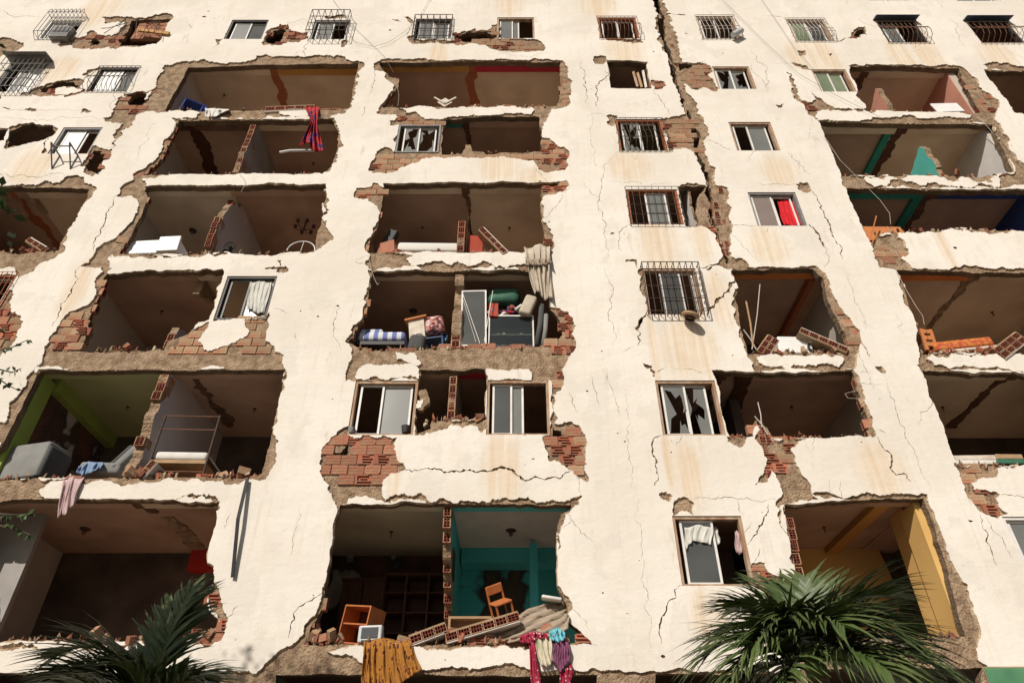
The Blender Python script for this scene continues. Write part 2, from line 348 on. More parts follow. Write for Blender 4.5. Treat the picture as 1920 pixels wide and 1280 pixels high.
def sheet(name, rect, polys, test, y0, y1, mats, parent, back=True, yf=None, slope=0.0, firm=()):
    vs_, es = [], []
    for p in [rect] + polys:
        n = len(vs_); k = len(p); vs_ += [Vector(q) for q in p]; es += [(n + i, n + (i + 1) % k) for i in range(k)]
    ov, oe, of, *_ = delaunay_2d_cdt(vs_, es, [], 0, 1e-5)
    X = np.array([(ov[a].x + ov[b_].x + ov[c].x) / 3 for a, b_, c in of]); Y_ = np.array([(ov[a].y + ov[b_].y + ov[c].y) / 3 for a, b_, c in of])
    keep = test(X, Y_) & inside(rect, X, Y_)
    tris = []
    for f, k in zip(of, keep):
        if k:
            a, b_, c = (ov[i] for i in f)
            ar = (b_.x - a.x) * (c.y - a.y) - (c.x - a.x) * (b_.y - a.y)
            if abs(ar) < 1e-9: continue
            tris.append(tuple(f) if ar > 0 else (f[0], f[2], f[1]))
    used = {}
    for t in tris:
        for i in range(3): used[(t[i], t[(i + 1) % 3])] = 1
    nv = len(ov); dy = [yf(p.x, p.y) if yf else 0.0 for p in ov]
    V = [(p.x, y0 + d, p.y) for p, d in zip(ov, dy)] + [(p.x, y1, p.y) for p in ov]
    Fc = [t for t in tris]; mi = [0] * len(tris)
    if back: Fc += [(t[2] + nv, t[1] + nv, t[0] + nv) for t in tris]; mi += [2 if len(mats) > 2 else 1] * len(tris)
    if slope:                                            # broken edges run out obliquely, more here and less there
        hard = {(round(q[0], 3), round(q[1], 3)) for p in firm for q in p}; nr = {}
        for (a, b_) in used:
            if (b_, a) not in used:
                e = ov[b_] - ov[a]; n_ = Vector((e.y, -e.x))
                if n_.length > 1e-7:
                    n_.normalize()
                    for k in (a, b_): nr[k] = nr.get(k, Vector((0, 0))) + n_
        for k, n_ in nr.items():
            p = ov[k]
            if n_.length < 1e-6 or (round(p.x, 3), round(p.y, 3)) in hard: continue
            n_ = n_.normalized(); s = slope * max(0, .5 + 1.3 * noise.noise(Vector((p.x * 2.3, p.y * 2.3, 4.1))) + .6 * noise.noise(Vector((p.x * 9, p.y * 9, 1.7))))
            V[k + nv] = (p.x + n_.x * s, y1, p.y + n_.y * s)
    for (a, b_) in used:
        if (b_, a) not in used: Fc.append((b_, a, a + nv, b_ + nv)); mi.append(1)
    return mesh_obj(name, V, Fc, mats, parent, mi)

# ================================================================ THE BUILDING
building = thing('apartment_building', 'cream plastered apartment block with whole outer walls fallen away, rooms laid open', 'building')

# windows: four corners as seen (top left, top right, bottom right, bottom left), wood or metal surround, sashes, grille
# a sash is (from, to, pane) across the width; pane: frost, dark, none, broken, ...
WINDOWS = [
 # top row, left to right
 dict(q=[(92,39),(160,39),(136,70),(70,75)], fr='aluminium', sash=[(0.02,.5,'frost'),(.5,.98,'none')], gr=('scallop','iron_grey',9,3,.20)),
 dict(q=[(434,38),(505,37),(490,72),(420,75)], fr='frame_dark', sash=[(.06,.55,'frost'),(.52,.98,'frost_dark')]),
 dict(q=[(590,38),(656,38),(651,75),(582,73)], fr='frame_grey', sash=[(.05,.55,'frost'),(.52,.97,'none')], gr=('cage','iron_dark',6,3,.32)),
 dict(q=[(780,36),(846,35),(845,76),(776,70)], fr='frame_dark', sash=[(.05,.5,'frost'),(.5,.97,'frost')], gr=('cage','iron_dark',6,3,.12)),
 dict(q=[(931,33),(1001,33),(1003,72),(933,72)], fr='wood_worn', sash=[(.03,.42,'frost'),(.36,.6,'frost')]),
 dict(q=[(1121,33),(1193,34),(1198,73),(1125,72)], fr='wood_red', sash=[(.06,.5,'none'),(.5,.95,'none')], gr=('belly','iron_rust',10,2,.26)),
 dict(q=[(1305,31),(1376,31),(1387,74),(1317,73)], fr='wood_worn', sash=[(.05,.5,'none')], gr=('belly','iron_pale',9,4,.16)),
 dict(q=[(1476,37),(1549,37),(1560,78),(1490,78)], fr='wood_worn', sash=[(.04,.5,'frost_green'),(.52,.96,'frost_dark')], gr=('belly','iron_pale',10,4,.18)),
 dict(q=[(1646,40),(1720,40),(1736,81),(1662,80)], fr='frame_dark', sash=[(.1,.5,'frost')], gr=('belly','iron_rust',9,2,.28), awn=1),
 dict(q=[(1814,41),(1896,41),(1914,81),(1838,81)], fr='frame_dark', sash=[], gr=('belly','iron_rust',8,2,.30), awn=1),
 # second row
 dict(q=[(15,121),(85,119),(62,172),(-14,173)], fr='frame_grey', sash=[(.3,.6,'frost'),(.6,.95,'frost_white')], gr=('cage','iron_grey',8,4,.22), awn=2),
 dict(q=[(187,127),(262,127),(236,172),(162,172)], fr='frame_dark', sash=[(.05,.6,'frost_white'),(.62,.96,'frost_dark')], gr=('belly','iron_dark',9,2,.22)),
 dict(q=[(1335,125),(1407,125),(1416,168),(1347,166)], fr='wood_worn', sash=[(.04,.5,'broken'),(.48,.93,'broken')]),
 dict(q=[(1520,130),(1590,131),(1602,172),(1540,172)], fr='wood_worn', sash=[(.04,.5,'frost_green'),(.48,.92,'frost_green')]),
 # third row
 dict(q=[(120,240),(194,238),(164,289),(88,288)], fr='frame_grey', sash=[(.05,.58,'frost_white'),(.6,.97,'none')]),
 dict(q=[(748,233),(827,232),(823,284),(740,284)], fr='frame_grey', sash=[(.1,.52,'broken'),(.45,.93,'broken')]),
 dict(q=[(1157,223),(1236,225),(1256,283),(1160,283)], fr='wood_red', sash=[(.08,.5,'broken'),(.5,.9,'none')], gr=('belly','iron_dark',9,3,.22)),
 dict(q=[(1367,229),(1446,229),(1462,283),(1380,282)], fr='wood_worn', sash=[(.06,.45,'none'),(.42,.93,'frost')]),
 # fourth row
 dict(q=[(1175,355),(1266,355),(1285,421),(1182,421)], fr='wood_red', sash=[(.35,.8,'frost')], gr=('flat','iron_dark',8,4,.06)),
 dict(q=[(1402,360),(1493,361),(1512,424),(1420,423)], fr='frame_grey', sash=[(.03,.5,'frost_brown'),(.5,.95,'none')], cur='red'),
 # fifth row
 dict(q=[(425,518),(521,517),(498,597),(402,597)], fr='frame_dark', sash=[(.03,.48,'none'),(.46,.97,'frost')], cur='lace'),
 dict(q=[(1208,503),(1308,503),(1318,590),(1212,590)], fr='wood_worn', sash=[(.3,.72,'frost_dark'),(.7,.98,'none')], gr=('cage','iron_dark',9,4,.18)),
 dict(q=[(-50,515),(28,515),(5,572),(-80,575)], fr='wood_red', sash=[(.5,.95,'none')], gr=('flat','wood_red',9,3,.06)),
 # sixth row
 dict(q=[(665,714),(784,713),(775,815),(653,815)], fr='wood_worn', sash=[(.05,.46,'none'),(.43,.95,'frost')]),
 dict(q=[(914,713),(1031,712),(1029,814),(911,815)], fr='wood_worn', sash=[(.05,.40,'frost_dark'),(.18,.60,'frost')]),
 dict(q=[(1231,713),(1341,713),(1360,816),(1240,815)], fr='wood_worn', sash=[(.06,.5,'broken'),(.45,.88,'broken')]),
 # seventh row
 dict(q=[(1261,967),(1393,966),(1412,1097),(1278,1098)], fr='wood_worn', sash=[(.07,.60,'frost_dark')], cur='tied'),
 dict(q=[(1882,968),(2030,968),(2075,1075),(1922,1075)], fr='aluminium', sash=[(.04,.5,'frost'),(.5,.96,'frost')]),
 # slivers along the top edge
 dict(q=[(1612,-40),(1690,-40),(1697,1),(1615,1)], fr='wood_worn', sash=[(.05,.5,'frost'),(.5,.95,'none')]),
 dict(q=[(1774,-40),(1855,-40),(1862,2),(1778,2)], fr='aluminium', sash=[(.05,.5,'frost'),(.5,.95,'frost')]),
]
for w in WINDOWS:
    tl, tr, br, bl = [F2(*p) for p in w['q']]
    w['r'] = ((tl[0] + bl[0]) / 2, (tr[0] + br[0]) / 2, (bl[1] + br[1]) / 2, (tl[1] + tr[1]) / 2)   # x0 x1 z0 z1

# openings right through the wall (pixel outline, raggedness)
H = [
 # far left bay
 ([(232,63),(246,36),(321,34),(302,70),(294,83),(225,84),(220,74)], .06),
 ([(163,78),(172,60),(180,62),(184,74),(180,82),(168,83)], .12),
 ([(72,164),(95,158),(105,153),(138,152),(148,159),(138,162),(110,161),(103,168),(75,171)], .12),
 ([(15,265),(18,243),(35,236),(70,235),(98,239),(103,245),(95,255),(50,267),(20,272),(11,278)], .12),
 ([(-60,240),(17,241),(8,263),(-60,270)], .05),
 ([(166,292),(174,280),(204,284),(206,291),(194,311),(189,322),(164,318)], .14),
 ([(230,176),(275,173),(290,165),(272,190),(255,200),(238,190)], .12),
 ([(-60,350),(165,352),(163,366),(150,395),(120,440),(108,467),(60,471),(-60,471)], .05),
 # left bay of rooms, top to bottom
 ([(352,124),(470,120),(560,118),(672,116),(668,135),(662,160),(655,200),(640,203),(500,205),(400,207),(308,206),(330,165)], .03),
 ([(335,224),(400,224),(500,223),(560,223),(622,221),(628,235),(634,245),(632,270),(628,290),(620,310),(605,323),(540,326),(400,327),(290,326),(262,325),(280,312),(298,298),(308,280),(318,255),(328,240)], .05),
 ([(272,349),(340,347),(420,347),(480,346),(611,344),(611,367),(605,400),(601,420),(590,467),(540,473),(400,474),(300,476),(217,474),(235,452),(250,425),(262,405),(271,380),(275,365)], .06),
 ([(200,511),(260,508),(340,506),(418,504),(420,512),(415,530),(408,555),(400,580),(392,599),(372,604),(362,618),(348,625),(330,632),(312,640),(305,655),(235,657),(180,658),(135,655),(142,648),(158,635),(165,615),(163,595),(170,572),(180,548),(192,530)], .08),
 ([(72,692),(300,691),(533,690),(532,700),(527,730),(522,760),(512,795),(507,820),(497,857),(490,885),(478,893),(300,895),(100,896),(-60,897),(-60,900),(-60,860),(0,835),(30,775),(50,735),(65,705)], .03),
 ([(-90,937),(230,936),(411,940),(405,956),(404,986),(398,1004),(389,1042),(389,1054),(401,1060),(401,1090),(393,1105),(388,1125),(393,1145),(410,1160),(412,1170),(380,1185),(330,1203),(200,1204),(-90,1205)], .04),
 ([(-90,1263),(410,1262),(408,1330),(-90,1330)], .02),
 # centre bay
 ([(500,78),(505,62),(515,55),(530,52),(531,65),(528,75),(515,80)], .12),
 ([(850,66),(870,61),(905,56),(925,63),(932,66),(925,74),(860,76)], .12),
 ([(712,114),(880,113),(1052,114),(1052,150),(1054,175),(1048,196),(900,199),(760,200),(712,200),(724,186),(732,172),(746,162),(747,145),(727,141),(716,128)], .05),
 ([(832,222),(900,217),(1011,217),(1011,230),(1016,252),(1016,282),(985,284),(945,283),(915,289),(905,282),(886,281),(882,269),(873,269),(868,281),(865,287),(848,290),(828,288),(826,270),(829,245)], .05),
 ([(718,343),(960,341),(1045,341),(1048,347),(1020,350),(1015,356),(1014,390),(1017,412),(1020,440),(1022,462),(1000,470),(900,473),(750,473),(692,472),(683,465),(692,448),(700,438),(708,420),(712,400),(716,375),(720,355)], .05),
 ([(697,508),(800,506),(900,506),(1000,506),(1028,508),(1030,540),(1030,575),(1050,600),(1055,625),(1045,635),(1022,637),(1015,648),(960,650),(850,652),(760,655),(690,656),(668,648),(650,640),(662,628),(668,610),(680,590),(688,565),(690,540)], .05),
 ([(787,691),(911,691),(913,715),(911,740),(911,783),(880,787),(808,787),(807,802),(790,808),(777,812),(778,770),(782,730),(784,710)], .05),
 ([(637,944),(850,943),(1072,944),(1070,953),(1052,962),(1046,980),(1044,1020),(1045,1066),(1046,1100),(1062,1130),(1068,1165),(1085,1180),(1095,1200),(1060,1206),(900,1208),(700,1207),(565,1206),(572,1190),(592,1160),(605,1130),(611,1085),(618,1030),(624,985),(632,960)], .04),
 ([(515,1263),(1120,1263),(1118,1330),(515,1330)], .02),
 ([(1230,1262),(1500,1260),(1500,1330),(1230,1330)], .02),
 ([(610,845),(640,844),(652,830),(648,822),(655,818),(652,845),(640,857),(613,857)], .12),
 ([(1036,800),(1052,806),(1062,822),(1050,826),(1036,815)], .12), ([(1064,845),(1077,844),(1077,860),(1066,858)], .08),
 # stair and window bays
 ([(1137,113),(1215,116),(1212,122),(1222,166),(1145,165)], .03),
 ([(1262,116),(1320,115),(1303,122),(1275,131)], .10),
 ([(1272,350),(1325,347),(1312,362),(1308,372),(1307,425),(1290,424),(1283,410),(1275,375)], .05),
 ([(1197,600),(1206,594),(1200,610),(1193,618)], .1),
 ([(1334,694),(1500,697),(1600,692),(1606,712),(1614,740),(1622,765),(1630,800),(1636,815),(1560,820),(1510,822),(1475,823),(1450,822),(1440,800),(1425,790),(1415,800),(1413,818),(1370,820),(1361,800),(1350,750),(1342,710)], .05),
 ([(1222,-60),(1226,5),(1235,27),(1232,40),(1238,65),(1246,90),(1253,110),(1257,135),(1266,160),(1276,185),(1288,212),(1294,235),(1302,270),(1309,300),(1316,318),(1326,350),(1331,377),(1342,440),(1352,470),(1362,492),(1366,490),(1358,470),(1349,440),(1338,377),(1331,350),(1322,318),(1317,300),(1311,270),(1302,235),(1294,212),(1284,185),(1274,160),(1267,135),(1262,110),(1256,90),(1249,65),(1245,45),(1246,27),(1237,5),(1233,-60)], .10),
 ([(1374,503),(1450,502),(1526,502),(1545,520),(1550,548),(1562,580),(1578,610),(1592,635),(1603,655),(1560,660),(1480,661),(1425,662),(1403,662),(1398,640),(1390,615),(1385,580),(1378,555),(1385,540),(1378,520)], .05),
 ([(1600,66),(1606,58),(1620,52),(1624,60),(1612,69)], .12),
 ([(1595,123),(1800,126),(1806,145),(1818,170),(1832,195),(1845,210),(1780,210),(1700,210),(1625,206),(1622,195),(1605,180),(1608,168),(1600,150),(1592,135)], .05),
 ([(1845,130),(1990,135),(1990,214),(1905,212),(1890,190),(1870,165),(1850,142)], .05),
 ([(1533,226),(1700,230),(1862,233),(1872,255),(1888,290),(1903,322),(1850,328),(1700,328),(1577,328),(1570,312),(1558,280),(1545,250)], .04),
 ([(1586,351),(1990,357),(1990,430),(1870,430),(1815,428),(1700,434),(1660,436),(1645,445),(1633,455),(1617,425),(1603,395),(1592,372)], .05),
 ([(1680,505),(1990,510),(1990,660),(1724,661),(1718,635),(1722,610),(1712,590),(1705,565),(1697,535),(1690,520)], .05),
 ([(1728,693),(1990,698),(1990,868),(1870,872),(1800,876),(1790,860),(1777,825),(1762,785),(1748,752),(1740,730)], .05),
 ([(1470,944),(1600,936),(1733,932),(1740,950),(1766,1025),(1789,1108),(1813,1191),(1700,1196),(1560,1200),(1515,1200),(1508,1150),(1500,1100),(1490,1060),(1480,1010),(1474,975)], .03),
 ([(1520,1253),(1845,1250),(1838,1330),(1520,1330)], .02),
]
# where the plaster has come off (it is also off wherever the wall is gone)
PL = [
 ([(107,85),(112,78),(130,71),(160,68),(165,60),(178,57),(182,65),(208,68),(222,62),(230,50),(236,42),(215,42),(203,48),(196,42),(190,31),(240,31),(325,31),(316,42),(304,72),(282,84),(240,88),(205,87),(180,92),(150,92),(135,86)], .12),
 ([(72,163),(95,155),(140,146),(156,150),(150,165),(160,172),(122,183),(70,180),(40,178)], .12),
 ([(8,70),(45,80),(22,98),(0,108),(-40,118),(-40,80)], .12),
 ([(155,138),(170,130),(188,126),(190,132),(165,145)], .15), ([(45,206),(62,203),(70,208),(60,210)], .2), ([(150,206),(160,203),(174,208),(165,212)], .2),
 ([(10,280),(12,262),(16,240),(38,232),(75,233),(104,238),(108,244),(96,256),(85,270),(82,288),(80,270),(95,256),(50,270),(20,276)], .10),
 ([(165,290),(172,273),(186,277),(206,281),(218,262),(217,247),(226,236),(234,228),(242,226),(236,238),(226,256),(214,275),(208,290),(197,315),(185,327),(160,325)], .14),
 ([(192,222),(204,220),(213,208),(221,186),(228,178),(240,184),(262,190),(290,166),(300,140),(308,122),(330,118),(352,122),(345,140),(320,200),(315,210),(265,212),(255,216),(249,235),(242,240),(232,230),(225,232),(206,228)], .12),
 ([(-60,345),(173,347),(171,370),(125,440),(122,470),(90,490),(60,510),(35,520),(30,512),(25,501),(0,503),(-60,506)], .10),
 ([(112,342),(118,337),(125,330),(158,332),(156,347),(172,348),(165,352),(108,350)], .08),
 ([(-60,503),(30,515),(22,560),(20,570),(32,590),(40,612),(20,650),(-60,690)], .12),
 # left rooms
 ([(308,122),(330,118),(365,114),(385,111),(392,116),(435,117),(470,114),(480,105),(500,102),(560,105),(600,103),(640,104),(650,112),(672,114),(679,116),(672,135),(672,146),(666,150),(671,158),(664,170),(660,190),(655,203),(646,213),(622,217),(615,222),(335,224),(326,240),(315,258),(306,275),(295,295),(272,315),(250,325),(250,343),(272,350),(275,345),(266,337),(268,334),(330,325),(320,206),(300,206)], .10),
 ([(625,220),(634,240),(638,262),(633,285),(628,305),(618,322),(605,326),(560,328),(540,326),(600,300),(625,250)], .10),
 ([(612,344),(618,376),(611,384),(619,394),(612,402),(606,404),(612,420),(622,440),(625,449),(610,458),(597,467),(588,473),(560,476),(590,450),(605,380)], .10),
 ([(250,337),(230,347),(226,358),(218,367),(228,370),(247,366),(258,378),(260,384),(250,410),(236,427),(215,447),(182,464),(172,482),(165,493),(150,498),(168,501),(190,501),(192,510),(180,520),(178,540),(175,560),(165,571),(150,577),(130,584),(118,597),(105,620),(92,642),(80,665),(66,688),(200,692),(533,691),(531,684),(532,665),(507,642),(500,620),(506,592),(505,585),(498,597),(402,597),(360,620),(330,560),(200,512),(207,478),(280,470),(290,360),(272,350)], .09),
 ([(207,477),(240,474),(340,478),(400,477),(470,476),(527,476),(527,478),(480,480),(400,479),(320,482),(240,479),(212,481)], .15),
 ([(517,486),(528,487),(526,499),(541,505),(531,512),(495,512),(495,500),(510,499)], .12),
 ([(66,688),(50,707),(32,742),(17,770),(8,792),(-60,815),(-60,850),(20,830),(72,700)], .08),
 ([(533,690),(534,700),(527,735),(520,765),(511,800),(513,815),(517,848),(508,880),(498,898),(488,901),(470,893),(500,800)], .08),
 ([(-60,894),(480,893),(470,898),(400,901),(330,899),(215,906),(185,900),(160,908),(110,901),(90,906),(73,918),(76,929),(110,937),(-60,940)], .08),
 ([(327,937),(345,928),(362,923),(372,927),(383,931),(392,925),(405,930),(412,940),(404,958),(400,940)], .12),
 ([(401,1088),(412,1112),(418,1135),(428,1158),(422,1185),(414,1201),(390,1213),(376,1206),(340,1207),(200,1210),(50,1213),(20,1220),(-60,1222),(-60,1204),(330,1203),(412,1165),(390,1120)], .08),
 # centre
 ([(490,80),(497,62),(510,53),(520,50),(525,45),(540,46),(548,58),(565,62),(577,60),(575,73),(560,80),(530,83),(510,86),(492,85)], .13),
 ([(765,68),(775,66),(780,73),(845,77),(850,62),(890,53),(905,59),(920,54),(932,45),(935,73),(1002,73),(1010,76),(1017,82),(1024,90),(1015,96),(985,98),(935,96),(915,88),(900,85),(850,82),(800,81),(775,83),(766,75)], .12),
 ([(736,36),(746,36),(752,41),(742,40)], .15), ([(756,32),(766,31),(773,37),(770,45),(764,37)], .12), ([(398,90),(404,74),(418,73),(410,84),(402,88)], .1),
 ([(606,30),(640,27),(650,34),(610,36)], .1), ([(640,85),(646,75),(650,82),(645,90)], .15),
 ([(700,120),(713,113),(880,112),(995,112),(1002,109),(1012,111),(1055,113),(1066,127),(1064,145),(1074,152),(1071,178),(1067,197),(1055,202),(1036,204),(1026,226),(1019,236),(1014,247),(1016,258),(1030,259),(1042,270),(1057,275),(1067,295),(1066,308),(1060,319),(1028,324),(1010,318),(1006,309),(1000,301),(960,297),(900,297),(850,294),(790,298),(755,313),(735,324),(700,325),(690,320),(693,312),(700,300),(703,290),(712,280),(722,275),(732,278),(738,285),(748,233),(738,236),(731,235),(730,227),(740,222),(744,215),(720,215),(706,213),(712,200),(740,160),(718,134),(701,131)], .08),
 ([(702,342),(695,350),(668,353),(664,362),(667,371),(690,372),(700,381),(708,388),(711,396),(705,420),(700,435),(690,447),(683,460),(686,470),(692,484),(697,510),(850,508),(1000,508),(1000,499),(955,497),(945,505),(927,505),(922,493),(880,498),(857,489),(848,496),(812,489),(778,498),(762,486),(775,478),(740,474),(720,440),(730,350)], .10),
 ([(1050,340),(1063,338),(1067,345),(1063,356),(1045,362),(1020,367),(1018,374),(1018,410),(1025,418),(1033,430),(1036,450),(1037,466),(1030,500),(1027,510),(1010,500),(1010,360)], .10),
 ([(690,505),(686,583),(665,608),(660,622),(646,641),(655,645),(659,652),(653,683),(648,714),(662,715),(784,713),(790,700),(912,712),(1031,712),(1033,742),(1041,740),(1052,732),(1057,712),(1056,700),(1060,684),(1070,665),(1080,650),(1080,610),(1075,596),(1065,584),(1045,577),(1030,575),(900,600)], .09),
 ([(652,798),(635,807),(620,820),(604,840),(600,865),(601,887),(617,910),(622,925),(629,946),(640,985),(650,945),(722,942),(717,925),(716,904),(737,887),(761,880),(757,868),(745,862),(738,842),(746,820),(720,816),(653,814)], .09),
 ([(775,815),(808,786),(912,782),(912,800),(905,810),(896,800),(870,800),(846,795),(830,806),(800,810),(790,816)], .10),
 ([(1030,800),(1042,794),(1065,790),(1085,797),(1098,815),(1101,832),(1098,860),(1098,884),(1103,902),(1086,897),(1072,881),(1055,871),(1032,865),(1025,845),(1016,820),(1030,816)], .10),
 ([(1033,742),(1035,760),(1034,795),(1040,796),(1037,760),(1038,742)], .1),
 ([(722,942),(735,930),(752,925),(765,930),(785,924),(800,933),(806,941),(900,941),(930,937),(945,932),(960,937),(1000,938),(1040,938),(1075,932),(1092,929),(1076,950),(1060,966),(1052,986),(1050,1012),(1046,1030),(1040,960),(900,945)], .12),
 ([(1044,1095),(1056,1110),(1068,1121),(1074,1138),(1066,1148),(1068,1170),(1072,1180),(1088,1182),(1102,1196),(1120,1210),(1100,1206),(1060,1211),(900,1212),(760,1210),(690,1213),(640,1214),(613,1221),(640,1228),(672,1239),(700,1251),(790,1254),(840,1250),(880,1256),(910,1250),(1050,1256),(1110,1251),(1132,1256),(1136,1330),(400,1330),(410,1259),(480,1262),(512,1229),(545,1210),(566,1191),(593,1148),(603,1112),(625,1060)], .07),
 ([(1120,1260),(1160,1254),(1182,1258),(1225,1256),(1262,1254),(1300,1258),(1520,1258),(1520,1330),(1110,1330)], .06),
 # window bays
 ([(1135,74),(1165,77),(1185,82),(1206,80),(1204,74)], .15), ([(1113,106),(1126,104),(1137,106),(1137,116),(1133,120),(1116,121)], .10),
 ([(1222,150),(1232,151),(1246,154),(1249,160),(1241,167),(1226,168)], .14), ([(1137,217),(1158,217),(1157,230),(1153,236),(1145,236)], .12),
 ([(1222,-60),(1226,5),(1235,27),(1228,33),(1230,48),(1238,65),(1232,72),(1240,90),(1252,105),(1257,135),(1266,160),(1276,185),(1286,213),(1240,222),(1225,222),(1236,226),(1256,284),(1300,284),(1306,300),(1313,318),(1325,350),(1320,349),(1310,345),(1290,342),(1270,350),(1285,423),(1325,427),(1345,440),(1358,470),(1348,490),(1340,495),(1365,505),(1376,503),(1400,503),(1404,496),(1392,484),(1380,485),(1374,482),(1370,460),(1372,430),(1368,400),(1363,375),(1366,353),(1345,348),(1340,335),(1342,316),(1330,307),(1324,280),(1322,262),(1328,240),(1320,222),(1306,213),(1293,178),(1285,150),(1280,117),(1275,95),(1264,52),(1253,27),(1286,28),(1250,25),(1246,0),(1240,-60)], .10),
 ([(1270,126),(1290,122),(1310,118),(1325,120),(1335,130),(1347,166),(1345,173),(1320,164),(1295,166),(1282,152),(1272,137)], .12),
 ([(1195,510),(1208,502),(1212,592),(1207,596),(1198,603),(1190,615),(1196,622),(1204,603),(1210,590)], .08), ([(1171,490),(1184,486),(1194,486),(1197,508),(1193,500),(1190,490)], .1),
 ([(1205,681),(1214,683),(1222,684),(1229,697),(1229,706),(1224,706),(1220,690),(1208,687)], .12),
 ([(1362,818),(1374,818),(1402,820),(1397,830),(1385,838),(1373,832)], .12),
 ([(1415,822),(1417,790),(1440,798),(1450,822),(1500,822),(1511,823),(1486,838),(1483,843),(1500,880),(1515,900),(1522,925),(1535,936),(1470,946),(1482,1008),(1491,1066),(1488,1084),(1500,1100),(1480,1090),(1468,1088),(1462,1078),(1441,1072),(1435,1054),(1411,1055),(1413,1098),(1430,1109),(1465,1120),(1480,1140),(1520,1140),(1500,1020),(1470,945),(1462,983),(1480,1007),(1464,985),(1454,946),(1468,925),(1462,905),(1455,892),(1447,882),(1440,900),(1428,905),(1417,910),(1430,890),(1437,872),(1432,850)], .08),
 ([(1263,967),(1263,948),(1270,936),(1279,931),(1290,933),(1302,944),(1301,967)], .10), ([(1235,928),(1248,921),(1262,930),(1249,938)], .12),
 ([(1430,1090),(1450,1086),(1482,1086),(1506,1092),(1520,1140),(1470,1132),(1464,1120),(1432,1110)], .12),
 # right-hand rooms
 ([(1590,71),(1600,60),(1605,54),(1620,50),(1624,57),(1626,66),(1612,71),(1597,73)], .13),
 ([(1475,135),(1483,138),(1488,155),(1497,172),(1503,188),(1525,188),(1523,172),(1545,190),(1580,203),(1620,207),(1660,208),(1640,211),(1580,209),(1540,207),(1530,216),(1534,226),(1526,220),(1510,205),(1500,191),(1488,165),(1480,148)], .13),
 ([(1484,118),(1500,120),(1515,128),(1522,131),(1505,130)], .12), ([(1494,96),(1508,94),(1512,102),(1500,107)], .15), ([(1550,100),(1562,100),(1558,106)], .15),
 ([(1454,196),(1470,194),(1468,201),(1458,201)], .15), ([(1590,124),(1650,121),(1700,123),(1770,121),(1800,124),(1810,130),(1822,143),(1830,146),(1835,163),(1860,178),(1873,188),(1875,200),(1868,210),(1865,224),(1876,232),(1890,255),(1905,290),(1925,310),(1940,345),(1990,350),(1990,358),(1870,353),(1875,345),(1872,331),(1900,326),(1860,232),(1700,230),(1800,224),(1825,226),(1822,216),(1800,212),(1790,170)], .09),
 ([(1842,121),(1858,118),(1900,122),(1990,126),(1990,136),(1850,133)], .12),
 ([(1870,165),(1888,175),(1905,205),(1930,222),(1990,235),(1990,212),(1905,212)], .1),
 ([(1532,224),(1542,226),(1620,225),(1700,216),(1730,222),(1760,225),(1830,224),(1862,232),(1700,231)], .10),
 ([(1577,327),(1600,329),(1622,330),(1621,336),(1634,345),(1640,351),(1586,352)], .09), ([(1640,350),(1690,348),(1750,350),(1872,350),(1870,354),(1640,353)], .15),
 ([(1622,330),(1700,329),(1760,331),(1800,333),(1870,330),(1870,328),(1700,327),(1622,327)], .15),
 ([(1492,346),(1500,341),(1514,342),(1520,352),(1513,362),(1500,357),(1495,353)], .12),
 ([(1633,455),(1645,440),(1680,434),(1684,445),(1698,460),(1704,470),(1700,480),(1690,485),(1708,498),(1716,507),(1680,507),(1670,504),(1648,502),(1640,480)], .10),
 ([(1660,436),(1700,433),(1760,432),(1815,427),(1990,429),(1990,431),(1815,432),(1760,436),(1720,434),(1690,437)], .12),
 ([(1680,505),(1700,501),(1760,504),(1800,501),(1880,500),(1930,505),(1990,506),(1990,510),(1690,508)], .10),
 ([(1372,503),(1400,500),(1450,500),(1500,499),(1530,498),(1548,512),(1556,530),(1560,548),(1572,570),(1587,590),(1602,610),(1613,620),(1616,640),(1610,655),(1608,668),(1607,680),(1602,692),(1415,697),(1412,680),(1400,666),(1394,650),(1386,632),(1388,615),(1380,580),(1374,556),(1384,540)], .07),
 ([(1600,692),(1606,700),(1612,716),(1620,740),(1628,765),(1636,800),(1643,814),(1636,820),(1600,760)], .08),
 ([(1640,686),(1652,686),(1662,695),(1660,701),(1650,697)], .12),
 ([(1680,505),(1697,530),(1703,545),(1712,575),(1722,600),(1726,615),(1722,640),(1728,661),(1744,662),(1738,673),(1752,684),(1790,687),(1850,690),(1868,686),(1890,691),(1990,690),(1990,699),(1728,697),(1715,600)], .08),
 ([(1722,660),(1744,664),(1800,664),(1850,667),(1880,662),(1990,664),(1990,660)], .10),
 ([(1788,868),(1796,880),(1803,900),(1822,938),(1837,958),(1870,972),(1890,962),(1873,950),(1876,926),(1855,921),(1825,917),(1822,905),(1838,897),(1868,894),(1872,876),(1900,872),(1990,870),(1990,868),(1870,870)], .10),
 ([(1520,925),(1545,934),(1560,931),(1590,932),(1610,927),(1650,929),(1690,924),(1720,928),(1740,926),(1752,960),(1768,1005),(1774,1025),(1782,1050),(1800,1080),(1815,1096),(1820,1125),(1828,1150),(1836,1170),(1839,1196),(1830,1215),(1833,1236),(1846,1244),(1858,1252),(1862,1330),(1500,1330),(1498,1200),(1560,1195),(1700,1100),(1730,940)], .07),
]
